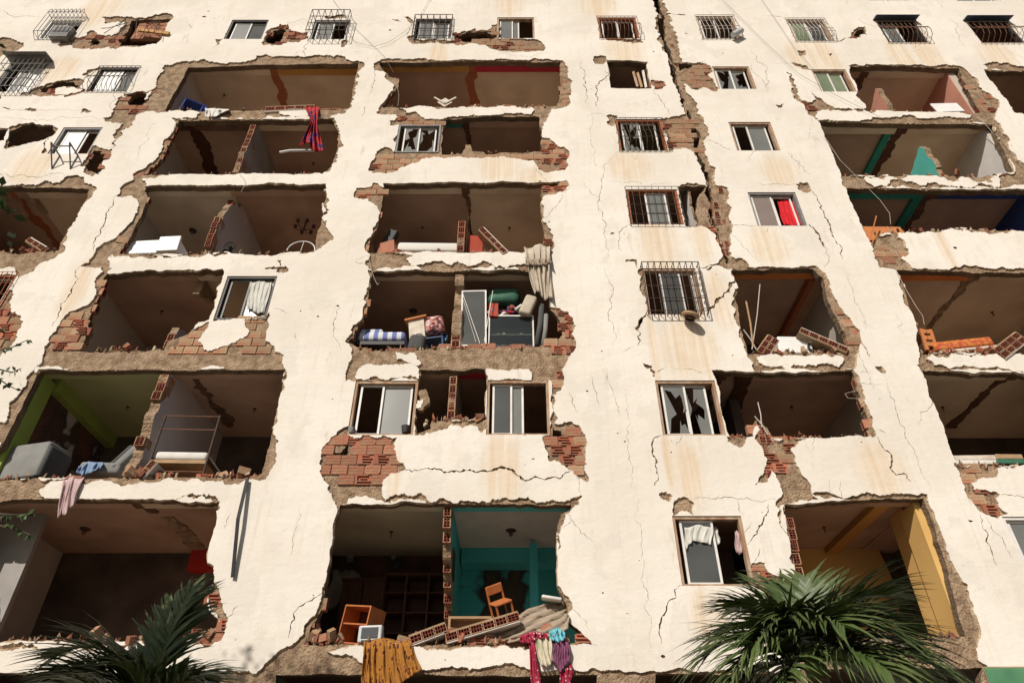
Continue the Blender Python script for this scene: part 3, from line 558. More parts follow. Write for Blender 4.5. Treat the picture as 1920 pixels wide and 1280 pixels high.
# plaster that still clings inside those places
KEEP = [
 [(300,212),(322,208),(360,207),(375,212),(366,221),(335,222),(302,221)],
 [(520,205),(572,203),(591,205),(591,218),(545,218),(525,213)],
 [(105,165),(120,162),(140,164),(155,167),(150,172),(122,178),(103,176)],
 [(195,46),(210,42),(233,42),(236,45),(222,61),(208,67),(184,65),(180,58),(190,52)],
 [(265,337),(300,333),(360,329),(430,330),(470,327),(560,326),(612,325),(612,343),(560,345),(400,346),(300,345),(276,345)],
 [(206,480),(240,481),(320,484),(340,480),(400,482),(440,478),(526,477),(526,500),(418,502),(300,504),(205,503)],
 [(421,503),(522,502),(521,515),(424,516)],
 [(395,600),(459,599),(462,630),(447,637),(390,658),(382,656),(380,645),(372,640),(380,625)],
 [(748,203),(800,200),(900,201),(997,201),(996,214),(960,213),(930,217),(890,214),(850,218),(790,219),(785,215),(760,212)],
 [(742,659),(757,664),(777,661),(790,682),(780,686),(745,674)],
 [(667,711),(670,695),(678,687),(705,685),(780,686),(786,692),(784,710)],
 [(912,691),(975,690),(985,692),(997,698),(997,711),(914,711)],
 [(1420,668),(1440,664),(1465,668),(1500,666),(1545,663),(1577,667),(1581,678),(1572,688),(1530,686),(1495,684),(1472,690),(1440,686),(1424,680)],
 [(1178,349),(1268,349),(1267,354),(1175,354)],
 [(745,218),(738,226),(731,224),(733,218)],
]
# cracks: (pixel line, width in pixels)
CR = [
 ([(217,367),(212,380),(204,392),(198,410),(188,430),(180,445),(178,460),(175,480)], 2.0), ([(150,500),(140,515),(135,540),(125,560),(115,580),(107,597),(97,612)], 2.2),
 ([(365,250),(355,270),(340,285),(325,300)], 1.0), ([(290,232),(275,255),(262,275),(250,310)], .9),
 ([(0,22),(20,30),(50,30),(80,31)], 1.3), ([(0,207),(45,207),(90,207),(150,209)], 1.2), ([(0,222),(60,223),(130,222),(190,222)], 1.0), ([(0,327),(40,328),(90,327),(130,328)], 1.6),
 ([(355,45),(358,50),(362,53)], 1.2), ([(540,45),(552,42),(560,38),(575,37)], .9), ([(772,40),(768,55),(764,70)], 1.6),
 ([(705,130),(702,148),(698,165),(695,178)], 1.6), ([(1090,114),(1092,130),(1095,145),(1094,160),(1098,175),(1099,195)], 1.9), ([(1135,134),(1130,150),(1122,158),(1120,170),(1121,185),(1117,200)], 2.2),
 ([(1109,214),(1108,240),(1110,270),(1112,290),(1118,310),(1140,318)], .8), ([(1156,284),(1148,295),(1140,305),(1133,325),(1128,340),(1126,360),(1122,385),(1130,400),(1136,425),(1134,445),(1137,460),(1134,490)], 1.3),
 ([(1182,420),(1165,432),(1160,438),(1162,450),(1160,460),(1165,470)], 1.8), ([(1134,500),(1136,515),(1142,530),(1150,550),(1147,570),(1140,585),(1150,610),(1155,640)], 1.4), ([(1168,660),(1180,652),(1196,648)], 1.0),
 ([(1197,618),(1196,630),(1196,648)], 2.0), ([(1170,735),(1175,770),(1178,800),(1180,830),(1178,860),(1183,890),(1182,915)], 1.0), ([(1240,815),(1225,822),(1224,840),(1226,855),(1229,870),(1231,885),(1228,910)], 3.0),
 ([(1278,1097),(1264,1105),(1268,1120),(1252,1130),(1250,1142),(1240,1160),(1236,1180),(1240,1205)], 2.6), ([(1198,935),(1194,960),(1202,990),(1202,1020),(1208,1060),(1215,1110),(1212,1130),(1220,1180),(1222,1215)], 1.1),
 ([(1441,945),(1437,965),(1424,985),(1420,1000),(1403,1020)], 2.6), ([(1384,939),(1386,950),(1394,965)], 1.3), ([(1425,1025),(1420,1045),(1412,1055)], 1.2),
 ([(1224,168),(1235,180),(1245,195),(1254,205),(1256,215)], 1.5), ([(1365,545),(1350,558),(1338,575),(1325,588)], 5.0), ([(1378,525),(1368,540),(1360,550)], 7.0), ([(1352,497),(1335,499),(1310,503)], 3.0),
 ([(1315,503),(1326,500),(1345,496)], 2.2), ([(1520,352),(1533,370),(1540,385),(1545,398),(1552,415),(1560,440),(1568,455),(1575,475),(1580,487)], 2.6), ([(1517,420),(1530,433),(1538,450),(1550,465)], 4.5), ([(1550,465),(1554,480),(1552,495),(1543,500)], 1.4),
 ([(1580,500),(1590,515),(1595,535),(1602,560),(1612,580),(1620,605),(1625,620)], 1.1), ([(1675,585),(1688,600),(1695,625)], .8), ([(1645,818),(1655,838),(1668,848),(1673,862),(1671,880),(1680,890),(1700,890),(1708,902)], 3.2),
 ([(1655,700),(1665,730),(1678,760),(1695,800),(1715,850),(1730,890),(1745,920)], 1.5), ([(1604,720),(1618,718),(1628,720),(1640,719)], 1.0), ([(1600,706),(1608,697),(1640,694)], 1.0),
 ([(1498,300),(1503,312),(1510,322),(1520,327)], 1.3), ([(1320,262),(1340,267),(1355,275),(1375,282)], 1.8), ([(1476,283),(1490,300),(1500,318)], 1.2),
 ([(1440,31),(1470,33),(1476,37)], 1.5), ([(1560,76),(1575,78),(1592,72)], 2.0), ([(1612,35),(1630,47),(1645,50)], .9), ([(1775,40),(1788,42),(1800,68),(1810,88)], 1.0), ([(1450,118),(1470,118),(1485,119)], 1.0),
 ([(761,881),(785,882),(800,878),(830,884),(870,881),(905,882),(950,877),(960,880),(975,892),(990,900),(1020,899),(1050,897),(1065,885),(1074,878)], 4.0),
 ([(1072,881),(1080,890),(1085,915),(1087,930)], 1.2), ([(603,1112),(585,1125),(565,1135),(550,1150),(545,1170),(540,1195)], 2.6), ([(558,985),(552,1000),(550,1020),(545,1040)], 1.2), ([(435,960),(425,975),(420,990)], 1.3),
 ([(560,955),(555,980)], .9), ([(447,1135),(437,1150),(425,1158)], 1.8), ([(513,578),(525,580),(538,587)], 1.3), ([(663,490),(675,494),(690,492)], 1.6), ([(665,485),(680,482),(690,480)], 1.0), ([(676,564),(690,562)], 1.2),
 ([(555,622),(556,638)], 1.2), ([(1063,960),(1072,975),(1060,985),(1052,990)], 1.1), ([(1066,1135),(1085,1150),(1100,1165),(1108,1180)], 1.0),
 ([(1140,340),(1160,341),(1200,343),(1260,343)], 1.1), ([(1258,690),(1290,692),(1330,693)], 1.2), ([(1232,697),(1240,692),(1245,690)], 1.8), ([(1290,933),(1320,933),(1400,932),(1455,935)], 1.5),
 ([(1420,343),(1460,344),(1492,346)], 1.2), ([(1365,422),(1400,422),(1418,423)], 1.4), ([(1100,217),(1135,217)], 1.0), ([(1756,965),(1770,985),(1790,1010)], .0), ([(1838,965),(1842,985),(1850,1010),(1858,1030),(1870,1060)], 2.0),
 ([(1846,968),(1860,985),(1872,1002),(1886,1030),(1900,1050)], 1.6), ([(1876,925),(1900,928),(1930,930)], 1.8), ([(1790,560),(1792,575)], 0.0), ([(1185,525),(1160,498),(1140,500)], 0.0),
 ([(940,95),(980,106),(1010,100),(1030,96)], 0.8), ([(1690,205),(1720,215)], 0.0), ([(1610,640),(1625,655),(1630,668)], 2.0), ([(1615,718),(1640,722),(1655,720)], 0.8), ([(1645,805),(1660,812)], 1.4), ([(1640,470),(1655,480)], 0),
]
Hm = [jag([F2(*p) for p in poly], a) for poly, a in H]
Wm = [[(w['r'][0], w['r'][2]), (w['r'][1], w['r'][2]), (w['r'][1], w['r'][3]), (w['r'][0], w['r'][3])] for w in WINDOWS]
Pm = [jag([F2(*p) for p in poly], a * 1.35, 0.028) for poly, a in PL]
Km = [jag([F2(*p) for p in poly], .13, 0.028) for poly in KEEP]
def crack_poly(line, wpx):
    pts = jag([F2(*p) for p in line], .13, 0.06, closed=False); n = len(pts); a, b_ = [], []
    s = mpp(*line[len(line) // 2])
    for i, p in enumerate(pts):
        q = pts[min(i + 1, n - 1)]; o = pts[max(i - 1, 0)]; dx, dz = q[0] - o[0], q[1] - o[1]; L_ = math.hypot(dx, dz) or 1
        w = wpx * s * 0.5 * (0.25 + 0.75 * math.sin(math.pi * (i + .5) / n)) * random.uniform(.25, 1.7)
        a.append((p[0] - dz / L_ * w, p[1] + dx / L_ * w)); b_.append((p[0] + dz / L_ * w, p[1] - dx / L_ * w))
    return a + b_[::-1]
Cm = [crack_poly(l, w * (0.62 if w < 2 else 0.95)) for l, w in CR if w > 0]
rngc = random.Random(77)
for _ in range(46):                                      # hairlines wandering over the piers
    x, y = rngc.choice([(560, 80), (1110, 60), (1640, 90), (1480, 60), (200, 60), (1330, 90)]); x += rngc.gauss(0, y); y = rngc.uniform(20, 1220); pts = [(x, y)]; dx = rngc.uniform(-.7, .7)
    for k in range(rngc.randint(2, 5)): dx += rngc.uniform(-.5, .5); pts.append((pts[-1][0] + dx * 14, pts[-1][1] + rngc.uniform(8, 22)))
    Cm.append(crack_poly(pts, rngc.uniform(.4, .9)))
for _ in range(150):                                      # small chips and knocks in the render
    px, py = random.uniform(0, 1920), random.uniform(0, 1280); s = mpp(px, py) * random.choice((1, 1.5, 2, 3)); c = F2(px, py); k = random.randint(5, 7)
    Cm.append([(c[0] + s * random.uniform(.4, 1.3) * math.cos(6.283 * i / k) * 1.4, c[1] + s * random.uniform(.4, 1.3) * math.sin(6.283 * i / k)) for i in range(k)])

stains = []
for px, py, wpx, hpx in [(820,108,30,34),(935,312,60,30),(1235,460,60,60),(1225,445,40,70),(1310,440,30,60),(1290,650,90,60),(1225,650,14,90),(1325,660,14,80),(1290,890,50,70),(1255,860,20,60),(940,880,60,80),(1330,1150,60,60),(1420,1160,40,50),(1170,95,60,30),(1180,312,70,30),(1510,105,60,30),(1545,108,50,40),(1690,105,40,36),(1740,100,40,50),(1870,105,60,30),(1770,460,20,50),(1440,460,60,40),(1460,320,60,30),(110,130,60,26),(60,310,60,40),(190,15,60,40),(1650,880,80,60),(1120,10,60,25),(955,10,40,25),(740,890,20,60),(480,600,20,40),(1270,560,20,60),(1350,560,40,60),(1000,340,60,30),(140,540,40,60)]:
    x, z = F2(px, py); k = mpp(px, py); z2 = F2(px, py + hpx)[1]
    stains.append((x, z, wpx * k * 0.8, (z - z2) * 1.3))
plaster_material(stains)

XL, XR, ZT = -22.0, 22.0, 28.0
rect = [(XL, 0.0), (XR, 0.0), (XR, ZT), (XL, ZT)]
def in_any(polys, X, Y_):
    r = np.zeros(len(X), bool)
    for p in polys: r |= inside(p, X, Y_)
    return r
Y_CORE, Y_BACK = 0.045, 0.20
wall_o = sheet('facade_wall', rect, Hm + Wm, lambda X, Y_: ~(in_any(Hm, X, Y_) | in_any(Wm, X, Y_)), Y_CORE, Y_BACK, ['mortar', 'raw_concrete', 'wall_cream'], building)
plast_o = sheet('plaster', rect, Hm + Wm + Pm + Km + Cm,
                lambda X, Y_: (~in_any(Pm + Cm, X, Y_) | in_any(Km, X, Y_)) & ~(in_any(Hm, X, Y_) | in_any(Wm, X, Y_)), 0.0, Y_CORE, ['plaster', 'plaster_edge'], building, back=False, slope=.03, firm=Wm + Cm)
tag(plast_o, 'cream painted plaster skin, cracked and broken away')
tag(wall_o, 'rough brown mortar and concrete under the lost plaster')
ground = MB().box((0, -90, -0.15), (420, 420, 0.3)).build('ground', 'asphalt'); tag(ground, kind='structure')

# ================================================================ floors, rooms and broken partitions behind the facade
BX = {'AB': F2(48, 700)[0], 'BC': F2(590, 690)[0], 'CD': F2(1130, 690)[0], 'DE': F2(1343, 430)[0], 'EF': F2(1655, 690)[0], 'FG': 13.0}
BAYS = {'A': (XL, BX['AB']), 'B': (BX['AB'], BX['BC']), 'C': (BX['BC'], BX['CD']), 'D': (BX['CD'], BX['DE']), 'E': (BX['DE'], BX['EF']), 'F': (BX['EF'], BX['FG']), 'G': (BX['FG'], XR)}
YB = {'A': [118, 232, 350, 507, 692, 938, 1263], 'B': [119, 223, 346, 505, 690.5, 937, 1262], 'C': [113, 217, 341.5, 505, 691, 943, 1263],
      'D': [115, 221, 347, 502, 693, 937, 1261], 'E': [115, 221, 347, 502, 694, 934, 1255], 'F': [124, 229, 351, 505, 693, 937, 1252], 'G': [130, 232, 354, 508, 695, 940, 1252]}
YF = {'A': [214, 334, 476, 660, 900, 1207], 'B': [205, 327, 475, 657, 896, 1205], 'C': [200, 325, 473, 655, 908, 1208],
      'D': [205, 328, 485, 660, 905, 1208], 'E': [205, 328, 485, 661, 905, 1198], 'F': [209, 328, 486, 661, 905, 1205], 'G': [213, 330, 487, 662, 905, 1205]}
ROWS = [7, 6, 5, 4, 3, 2, 1]                              # storeys, top to bottom
def zb(bay, row): return Z(YB[bay][7 - row])              # underside of the edge beam over that storey
def zfl(bay, row): return Z(YF[bay][7 - row]) if row > 1 else 0.05
CEIL_UP, DEEP, Y_BAND = 0.16, 3.1, 0.40
def zc(bay, row): return zb(bay, row) + CEIL_UP
def part_box(name, p, q, mat, parent=building): return MB().b2(p, q).build(name, mat, parent)
for b_, (x0, x1) in BAYS.items():
    for r in ROWS:
        top = zfl(b_, r + 1) - 0.012 if r < 7 else zb(b_, 7) + 0.45
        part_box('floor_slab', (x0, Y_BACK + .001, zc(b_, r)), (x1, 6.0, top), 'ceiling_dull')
    part_box('floor_slab', (x0, Y_BACK + .001, 23.15), (x1, 6.0, 23.4), 'ceiling_dull')
    part_box('floor_slab', (x0, Y_BACK + .001, 25.9), (x1, 6.0, 26.2), 'ceiling_dull')
part_box('outer_wall', (XL, 6.0, 0), (XR, 6.2, 26.2), 'wall_cream')
for k in ('AB', 'BC', 'CD', 'DE', 'FG'):
    part_box('cross_wall', (BX[k] - .1, Y_BACK + .002 if k != 'DE' else 1.3, 0.1), (BX[k] + .1, 5.9, 25.8), 'wall_cream' if k != 'DE' else 'wall_dark')
for za_, zb_ in ((0.1, zfl('E', 2) - .02), (zc('E', 2) + .01, 25.8)): part_box('cross_wall', (BX['EF'] - .1, Y_BACK + .002, za_), (BX['EF'] + .1, 5.9, zb_), 'wall_cream')
for x in (XL, XR - .2): part_box('side_wall', (x, Y_BACK + .002, 0.0), (x + .2, 6.0, 26.2), 'wall_cream')

# rooms: bay, storey, then (left px, right px at the front of the ceiling, ceiling, edge band, back wall)
ROOMS = [
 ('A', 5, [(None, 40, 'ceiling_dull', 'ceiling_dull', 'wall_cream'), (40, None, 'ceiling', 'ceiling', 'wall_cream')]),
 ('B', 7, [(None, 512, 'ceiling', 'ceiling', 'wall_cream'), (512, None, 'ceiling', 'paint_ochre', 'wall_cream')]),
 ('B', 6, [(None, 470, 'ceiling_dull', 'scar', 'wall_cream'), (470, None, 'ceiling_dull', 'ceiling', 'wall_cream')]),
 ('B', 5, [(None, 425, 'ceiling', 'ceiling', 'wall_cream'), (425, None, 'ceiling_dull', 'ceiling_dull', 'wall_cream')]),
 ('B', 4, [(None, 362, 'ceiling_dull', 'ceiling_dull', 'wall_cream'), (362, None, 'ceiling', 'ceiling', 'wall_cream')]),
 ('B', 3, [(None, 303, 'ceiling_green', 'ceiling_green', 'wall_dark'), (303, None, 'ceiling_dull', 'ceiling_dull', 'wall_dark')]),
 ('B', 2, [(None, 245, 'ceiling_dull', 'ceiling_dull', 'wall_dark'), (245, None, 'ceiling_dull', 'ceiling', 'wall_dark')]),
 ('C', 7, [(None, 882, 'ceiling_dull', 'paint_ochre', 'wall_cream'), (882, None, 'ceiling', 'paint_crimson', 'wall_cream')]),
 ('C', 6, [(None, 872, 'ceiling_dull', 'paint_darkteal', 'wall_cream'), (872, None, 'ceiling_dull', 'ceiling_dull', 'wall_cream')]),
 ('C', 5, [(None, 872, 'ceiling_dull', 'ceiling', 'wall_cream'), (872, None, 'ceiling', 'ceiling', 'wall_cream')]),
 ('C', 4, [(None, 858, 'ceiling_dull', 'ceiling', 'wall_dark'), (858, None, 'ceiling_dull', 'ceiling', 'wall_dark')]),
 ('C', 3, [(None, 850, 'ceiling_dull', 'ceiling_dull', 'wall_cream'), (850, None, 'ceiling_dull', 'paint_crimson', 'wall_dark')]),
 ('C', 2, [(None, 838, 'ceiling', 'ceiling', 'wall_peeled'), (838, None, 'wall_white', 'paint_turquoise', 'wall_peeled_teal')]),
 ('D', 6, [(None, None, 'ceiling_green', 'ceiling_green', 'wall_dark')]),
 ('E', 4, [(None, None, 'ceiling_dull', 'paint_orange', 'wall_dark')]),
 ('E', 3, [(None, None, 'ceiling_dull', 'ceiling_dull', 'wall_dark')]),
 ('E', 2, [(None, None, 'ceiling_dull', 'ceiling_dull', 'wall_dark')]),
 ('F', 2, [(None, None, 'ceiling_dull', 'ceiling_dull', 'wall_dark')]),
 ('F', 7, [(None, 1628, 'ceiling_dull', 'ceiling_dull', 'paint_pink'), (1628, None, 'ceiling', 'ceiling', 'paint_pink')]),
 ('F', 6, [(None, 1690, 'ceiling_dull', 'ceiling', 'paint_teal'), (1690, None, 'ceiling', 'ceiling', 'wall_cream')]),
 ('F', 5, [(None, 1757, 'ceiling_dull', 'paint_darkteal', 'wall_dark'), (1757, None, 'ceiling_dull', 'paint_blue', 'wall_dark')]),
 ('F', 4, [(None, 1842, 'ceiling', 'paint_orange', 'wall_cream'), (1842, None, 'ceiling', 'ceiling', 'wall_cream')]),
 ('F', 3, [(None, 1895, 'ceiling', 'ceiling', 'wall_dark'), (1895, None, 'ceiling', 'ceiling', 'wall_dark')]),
]
done = set()
for b_, r, subs in ROOMS:
    done.add((b_, r)); c = zc(b_, r); bot = zb(b_, r) + .014; f = zfl(b_, r); x0, x1 = BAYS[b_]; x0 += .1; x1 -= .1
    for (l, rr, cm, bm_, wm) in subs:
        a = x0 if l is None else F2(l, YB[b_][7 - r])[0]; e = x1 if rr is None else F2(rr, YB[b_][7 - r])[0]
        g = .002
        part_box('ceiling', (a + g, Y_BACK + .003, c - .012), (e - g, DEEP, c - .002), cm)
        part_box('beam_band', (a + g, Y_BACK + .003, bot), (e - g, Y_BAND, c - .013), bm_)
        part_box('back_wall', (a + g, DEEP, f), (e - g, DEEP + .1, c - .014), wm)
for b_ in BAYS:
    for r in ROWS:
        if (b_, r) not in done:
            x0, x1 = BAYS[b_]; part_box('back_wall', (x0 + .1, DEEP, zfl(b_, r)), (x1 - .1, DEEP + .1, zc(b_, r) - .003), 'wall_cream')

# hollow clay bricks, shared meshes
def hollow_mesh(name, L_, W_, H_, nc, nr, mats, wall=0.016, deep=0.10):
    m = MB(); xs = [-W_ / 2]; zs = [-H_ / 2]
    cw = (W_ - wall * (nc + 1)) / nc; ch = (H_ - wall * (nr + 1)) / nr
    m.b2((-W_ / 2, deep, -H_ / 2), (W_ / 2, L_, H_ / 2), 0)
    for i in range(nc + 1):
        x = -W_ / 2 + i * (cw + wall); m.b2((x, 0, -H_ / 2), (x + wall, deep + .001, H_ / 2), 0 if i in (0, nc) else 1)
    for j in range(nr + 1):
        z = -H_ / 2 + j * (ch + wall); m.b2((-W_ / 2 + .001, .001, z), (W_ / 2 - .001, deep, z + wall), 0 if j in (0, nr) else 1)
    m.box((0, deep - .004, 0), (W_ - .02, .004, H_ - .02), None, 1)
    o = m.build(name, mats); me = o.data; bpy.data.objects.remove(o); return me
END_G = [hollow_mesh('brick_hollow', .28, .13, .19, 2, 3, ['brick_grey', 'brick_inner']), hollow_mesh('brick_hollow', .24, .13, .19, 3, 3, ['brick_face', 'brick_inner'], .012),
         hollow_mesh('brick_hollow', .26, .13, .19, 2, 4, ['brick_grey', 'brick_inner'], .013)]
def face_mesh(mat, chip):
    rng = random.Random(chip); m = MB(); w, h = .143, .094
    poly = [(-w, -h), (w, -h), (w, h), (-w, h)] if chip == 0 else [(-w, -h), (w * rng.uniform(.7, .9), -h), (w, -h * rng.uniform(.3, .7)), (w, h), (-w * rng.uniform(.75, .95), h), (-w, h * rng.uniform(.3, .7))]
    m.prism(poly, .004, .10)
    for z0_, z1_ in ((-h + .006, -h * .36), (-h * .28, h * .28), (h * .36, h - .006)):     # the ribs along the face
        m.b2((-w + (.006 if chip == 0 else .03), 0, z0_), (w - (.006 if chip == 0 else .045), .0045, z1_))
    o = m.build('brick_face', mat); me = o.data; bpy.data.objects.remove(o); return me
def open_mesh(seed):
    rng = random.Random(seed); m = MB(); w = .143; h = .094; m.b2((-w, .036, -h), (w, .10, h))
    for j in range(4):
        z = -h + j * (2 * h - .02) / 3; a = -w + rng.uniform(0, .10); e = w - rng.uniform(0, .10)
        m.b2((a, rng.uniform(-.004, .012), z), (e, .0365, z + .02))
    if rng.random() < .6: m.prism([(-w, -h), (-w + rng.uniform(.04, .12), -h), (-w + rng.uniform(.02, .1), h), (-w, h)], -.002, .036)
    o = m.build('brick_open', 'brick_red'); me = o.data; bpy.data.objects.remove(o); return me
FACE_R = [face_mesh('brick_face', i) for i in (0, 0, 0, 3)]; FACE_G = [face_mesh('brick_grey', i) for i in (0, 0, 5, 8)]; OPEN = [open_mesh(i) for i in range(6)]
NB = {'n': 0}; BRICKS = []
def lay(me, loc, rot=(0, 0, 0), sc=(1, 1, 1), hidden_test=True):
    BRICKS.append((me, Vector(loc), rot, sc, hidden_test)); NB['n'] += 1
def lay_all():                                            # bricks wholly behind sound plaster are left out; the 300 nearest stay single
    from mathutils import Euler
    off = ((0, 0), (.12, .08), (-.12, .08), (.12, -.08), (-.12, -.08)); X = np.array([t[1].x + dx for t in BRICKS for dx, dz in off]); Z_ = np.array([t[1].z + dz for t in BRICKS for dx, dz in off])
    bare = ((in_any(Pm + Cm + Hm + Wm, X, Z_)) & ~in_any(Km, X, Z_)).reshape(-1, 5).any(axis=1)
    show = [t for t, k in zip(BRICKS, bare) if k or not t[4]]
    show.sort(key=lambda t: (t[1] - cam.location).length)
    for me, loc, rot, sc, _ in show[:300]: inst(me, 'brick', wall_o, loc, rot, sc)
    mats = ['brick_grey', 'brick_red', 'brick_face', 'brick_inner']; m = MB()
    for me, loc, rot, sc, _ in show[300:]:
        mw = Matrix.LocRotScale(loc, Euler(rot), Vector(sc)); vs_ = [mw @ v.co for v in me.vertices]; base = len(m.v); m.v += vs_
        for p in me.polygons: m.f.append(tuple(i + base for i in p.vertices)); m.m.append(mats.index(me.materials[p.material_index].name))
    if show[300:]: tag(m.build('brickwork', mats, wall_o), kind='stuff')
    print('facade bricks', len(BRICKS), 'shown', len(show))
def brick_zone(px, mode, skip=.1):
    poly = [F2(*p) for p in px]; xs = [p[0] for p in poly]; zs = [p[1] for p in poly]; BL, BH = .30, .20
    j = 0; z = min(zs) + .1
    while z < max(zs):
        x = min(xs) + (.15 if j % 2 else 0)
        while x < max(xs) + .15:
            X = np.array([x]); Zz = np.array([z])
            if inside(poly, X, Zz)[0] and not (in_any(Hm, X, Zz)[0] or in_any(Wm, X, Zz)[0]) and random.random() > skip:
                t = random.random(); y = .018 + random.uniform(-.008, .016); rx = random.uniform(-.03, .03)
                if mode == 'face': me = random.choice(FACE_R if t < .94 else OPEN)
                elif mode == 'grey': me = random.choice(FACE_G if t < .88 else OPEN)
                elif mode == 'open': me = random.choice(OPEN if t < .6 else FACE_R if t < .75 else FACE_G)
                else: me = random.choice(OPEN if t < .4 else FACE_R if t < .6 else FACE_G)
                if me in OPEN: y = .006
                lay(me, (x + random.uniform(-.006, .006), y, z), (rx, random.uniform(-.015, .015), 0))
            x += BL
        z += BH; j += 1
for px, mode, sk in [
 ([(600,822),(655,816),(748,818),(764,870),(740,890),(716,906),(612,908),(598,870)], 'face', .05),
 ([(690,322),(705,288),(745,284),(1016,284),(1016,300),(760,315),(735,326)], 'grey', .05), ([(1014,256),(1068,272),(1070,320),(1005,325)], 'mix', .2),
 ([(848,60),(935,45),(935,72),(1028,88),(1010,98),(850,84)], 'grey', .05), ([(1028,572),(1084,580),(1084,662),(1020,660)], 'open', .15),
 ([(1016,815),(1040,790),(1104,800),(1104,890),(1060,880)], 'open', .2), ([(300,660),(312,632),(395,598),(508,596),(512,650),(500,662)], 'grey', .08),
 ([(95,655),(115,590),(170,572),(170,655)], 'open', .15), ([(-60,570),(25,565),(44,610),(-60,695)], 'mix', .15), ([(1633,456),(1650,436),(1700,450),(1704,490),(1645,492)], 'open', .15),
 ([(1413,800),(1440,798),(1500,822),(1486,842),(1500,892),(1455,892),(1425,905)], 'mix', .15), ([(1411,1050),(1440,1052),(1520,1090),(1515,1140),(1460,1135),(1415,1100)], 'mix', .15),
 ([(1792,872),(1872,872),(1890,965),(1840,965)], 'mix', .25), ([(1268,118),(1335,118),(1348,172),(1285,170)], 'grey', .1), ([(1238,222),(1305,222),(1322,284),(1256,284)], 'grey', .1),
 ([(215,165),(298,160),(262,212),(215,212)], 'mix', .2), ([(107,92),(130,66),(230,58),(222,92)], 'open', .25), ([(1030,690),(1060,690),(1056,740),(1030,742)], 'open', .1),
 ([(745,216),(830,216),(828,234),(745,234)], 'grey', .05), ([(664,342),(722,340),(720,374),(664,374)], 'grey', .1), ([(1016,338),(1070,338),(1066,366),(1016,368)], 'open', .3),
 ([(1016,410),(1038,420),(1038,470),(1020,470)], 'open', .2), ([(560,1210),(590,1150),(612,1110),(640,1120),(640,1206)], 'open', .2), ([(1062,1178),(1092,1178),(1125,1212),(1060,1212)], 'open', .2),
 ([(387,1105),(428,1110),(430,1205),(380,1210)], 'mix', .2), ([(1220,148),(1252,150),(1250,170),(1220,170)], 'open', .0), ([(160,276),(210,278),(205,325),(160,325)], 'mix', .2),
 ([(490,85),(500,48),(548,46),(578,60),(575,82)], 'open', .2), ([(70,180),(70,168),(160,168),(160,182)], 'mix', .2), ([(1270,424),(1345,424),(1360,470),(1340,470)], 'mix', .3), ([(1588,74),(1600,54),(1626,52),(1626,72)], 'open', .0),
 ([(1500,185),(1530,186),(1530,206),(1505,206)], 'open', .1), ([(1196,505),(1212,505),(1214,592),(1204,592)], 'open', .2), ([(1560,560),(1580,570),(1616,625),(1612,660),(1600,650)], 'mix', .3), ([(1856,180),(1876,190),(1868,225),(1850,215)], 'mix', .2),
]: brick_zone(px, mode, sk)

# bricks that stick out of the broken jambs, and the row left on the floor edges
def jamb(line, side, skip=.1, red=.5):
    pts = [F2(*p) for p in line]; L_ = pts[0][1] - pts[-1][1]; n = int(abs(L_) / .2)
    for i in range(n + 1):
        t = i / max(1, n); k = t * (len(pts) - 1); a = int(min(k, len(pts) - 2)); f = k - a
        x = pts[a][0] + (pts[a + 1][0] - pts[a][0]) * f; z = pts[a][1] + (pts[a + 1][1] - pts[a][1]) * f
        if random.random() < skip: continue
        me = random.choice(END_G)
        lay(me, (x + side * random.uniform(0, .07), .115, z), (random.uniform(-.04, .04), random.uniform(-.05, .05), R(90) * side + random.uniform(-.15, .15)), hidden_test=False)
for line, s in [([(328,240),(298,298),(266,324)], 1), ([(272,372),(250,425),(222,470)], 1), ([(194,528),(166,590),(142,648)], 1), ([(688,565),(655,640)], 1), ([(713,400),(688,462)], 1), ([(740,165),(714,198)], 1), ([(603,1130),(575,1195)], 1),
                ([(1549,530),(1600,650)], -1), ([(1607,715),(1634,812)], -1), ([(1806,145),(1842,206)], -1), ([(1052,140),(1050,195)], -1)]: jamb(line, s)
def front_ends(line, y=.10, skip=.05, dx=0):              # courses whose hollow ends face the street
    pts = [F2(*p) for p in line]; n = int(abs(pts[0][1] - pts[-1][1]) / .2)
    for i in range(n + 1):
        t = i / max(1, n); k = t * (len(pts) - 1); a = int(min(k, len(pts) - 2)); f = k - a
        if random.random() < skip: continue
        lay(random.choice(END_G[1:]), (pts[a][0] + (pts[a + 1][0] - pts[a][0]) * f + dx, y + random.uniform(-.02, .03), pts[a][1] + (pts[a + 1][1] - pts[a][1]) * f), (0, random.uniform(-.04, .04), random.uniform(-.1, .1)))
front_ends([(1352,355),(1358,400),(1366,470)], .035); front_ends([(1340,358),(1345,400),(1356,470)], .035); front_ends([(1318,366),(1326,400),(1338,436)], .06); front_ends([(1484,978),(1494,1030),(1506,1100)], .06)
front_ends([(1425,795),(1432,830),(1445,890)], .02); front_ends([(1248,40),(1262,90),(1275,150)], .05, .5)
def sill_bricks(xa, xb, y, fill=.7, h=.35):
    a = F2(xa, y); e = F2(xb, y); x = a[0]; z = (a[1] + e[1]) / 2
    while x < e[0] - .1:
        if random.random() < fill:
            k = random.uniform(.6, 1.3) * h; lay(random.choice(FACE_R + OPEN[:2]), (x + .15, .05 + random.uniform(-.015, .03), z + .094 * k * .9), (0, random.uniform(-.03, .03), random.uniform(-.05, .05)), (1, 1, k), False)
        x += .30
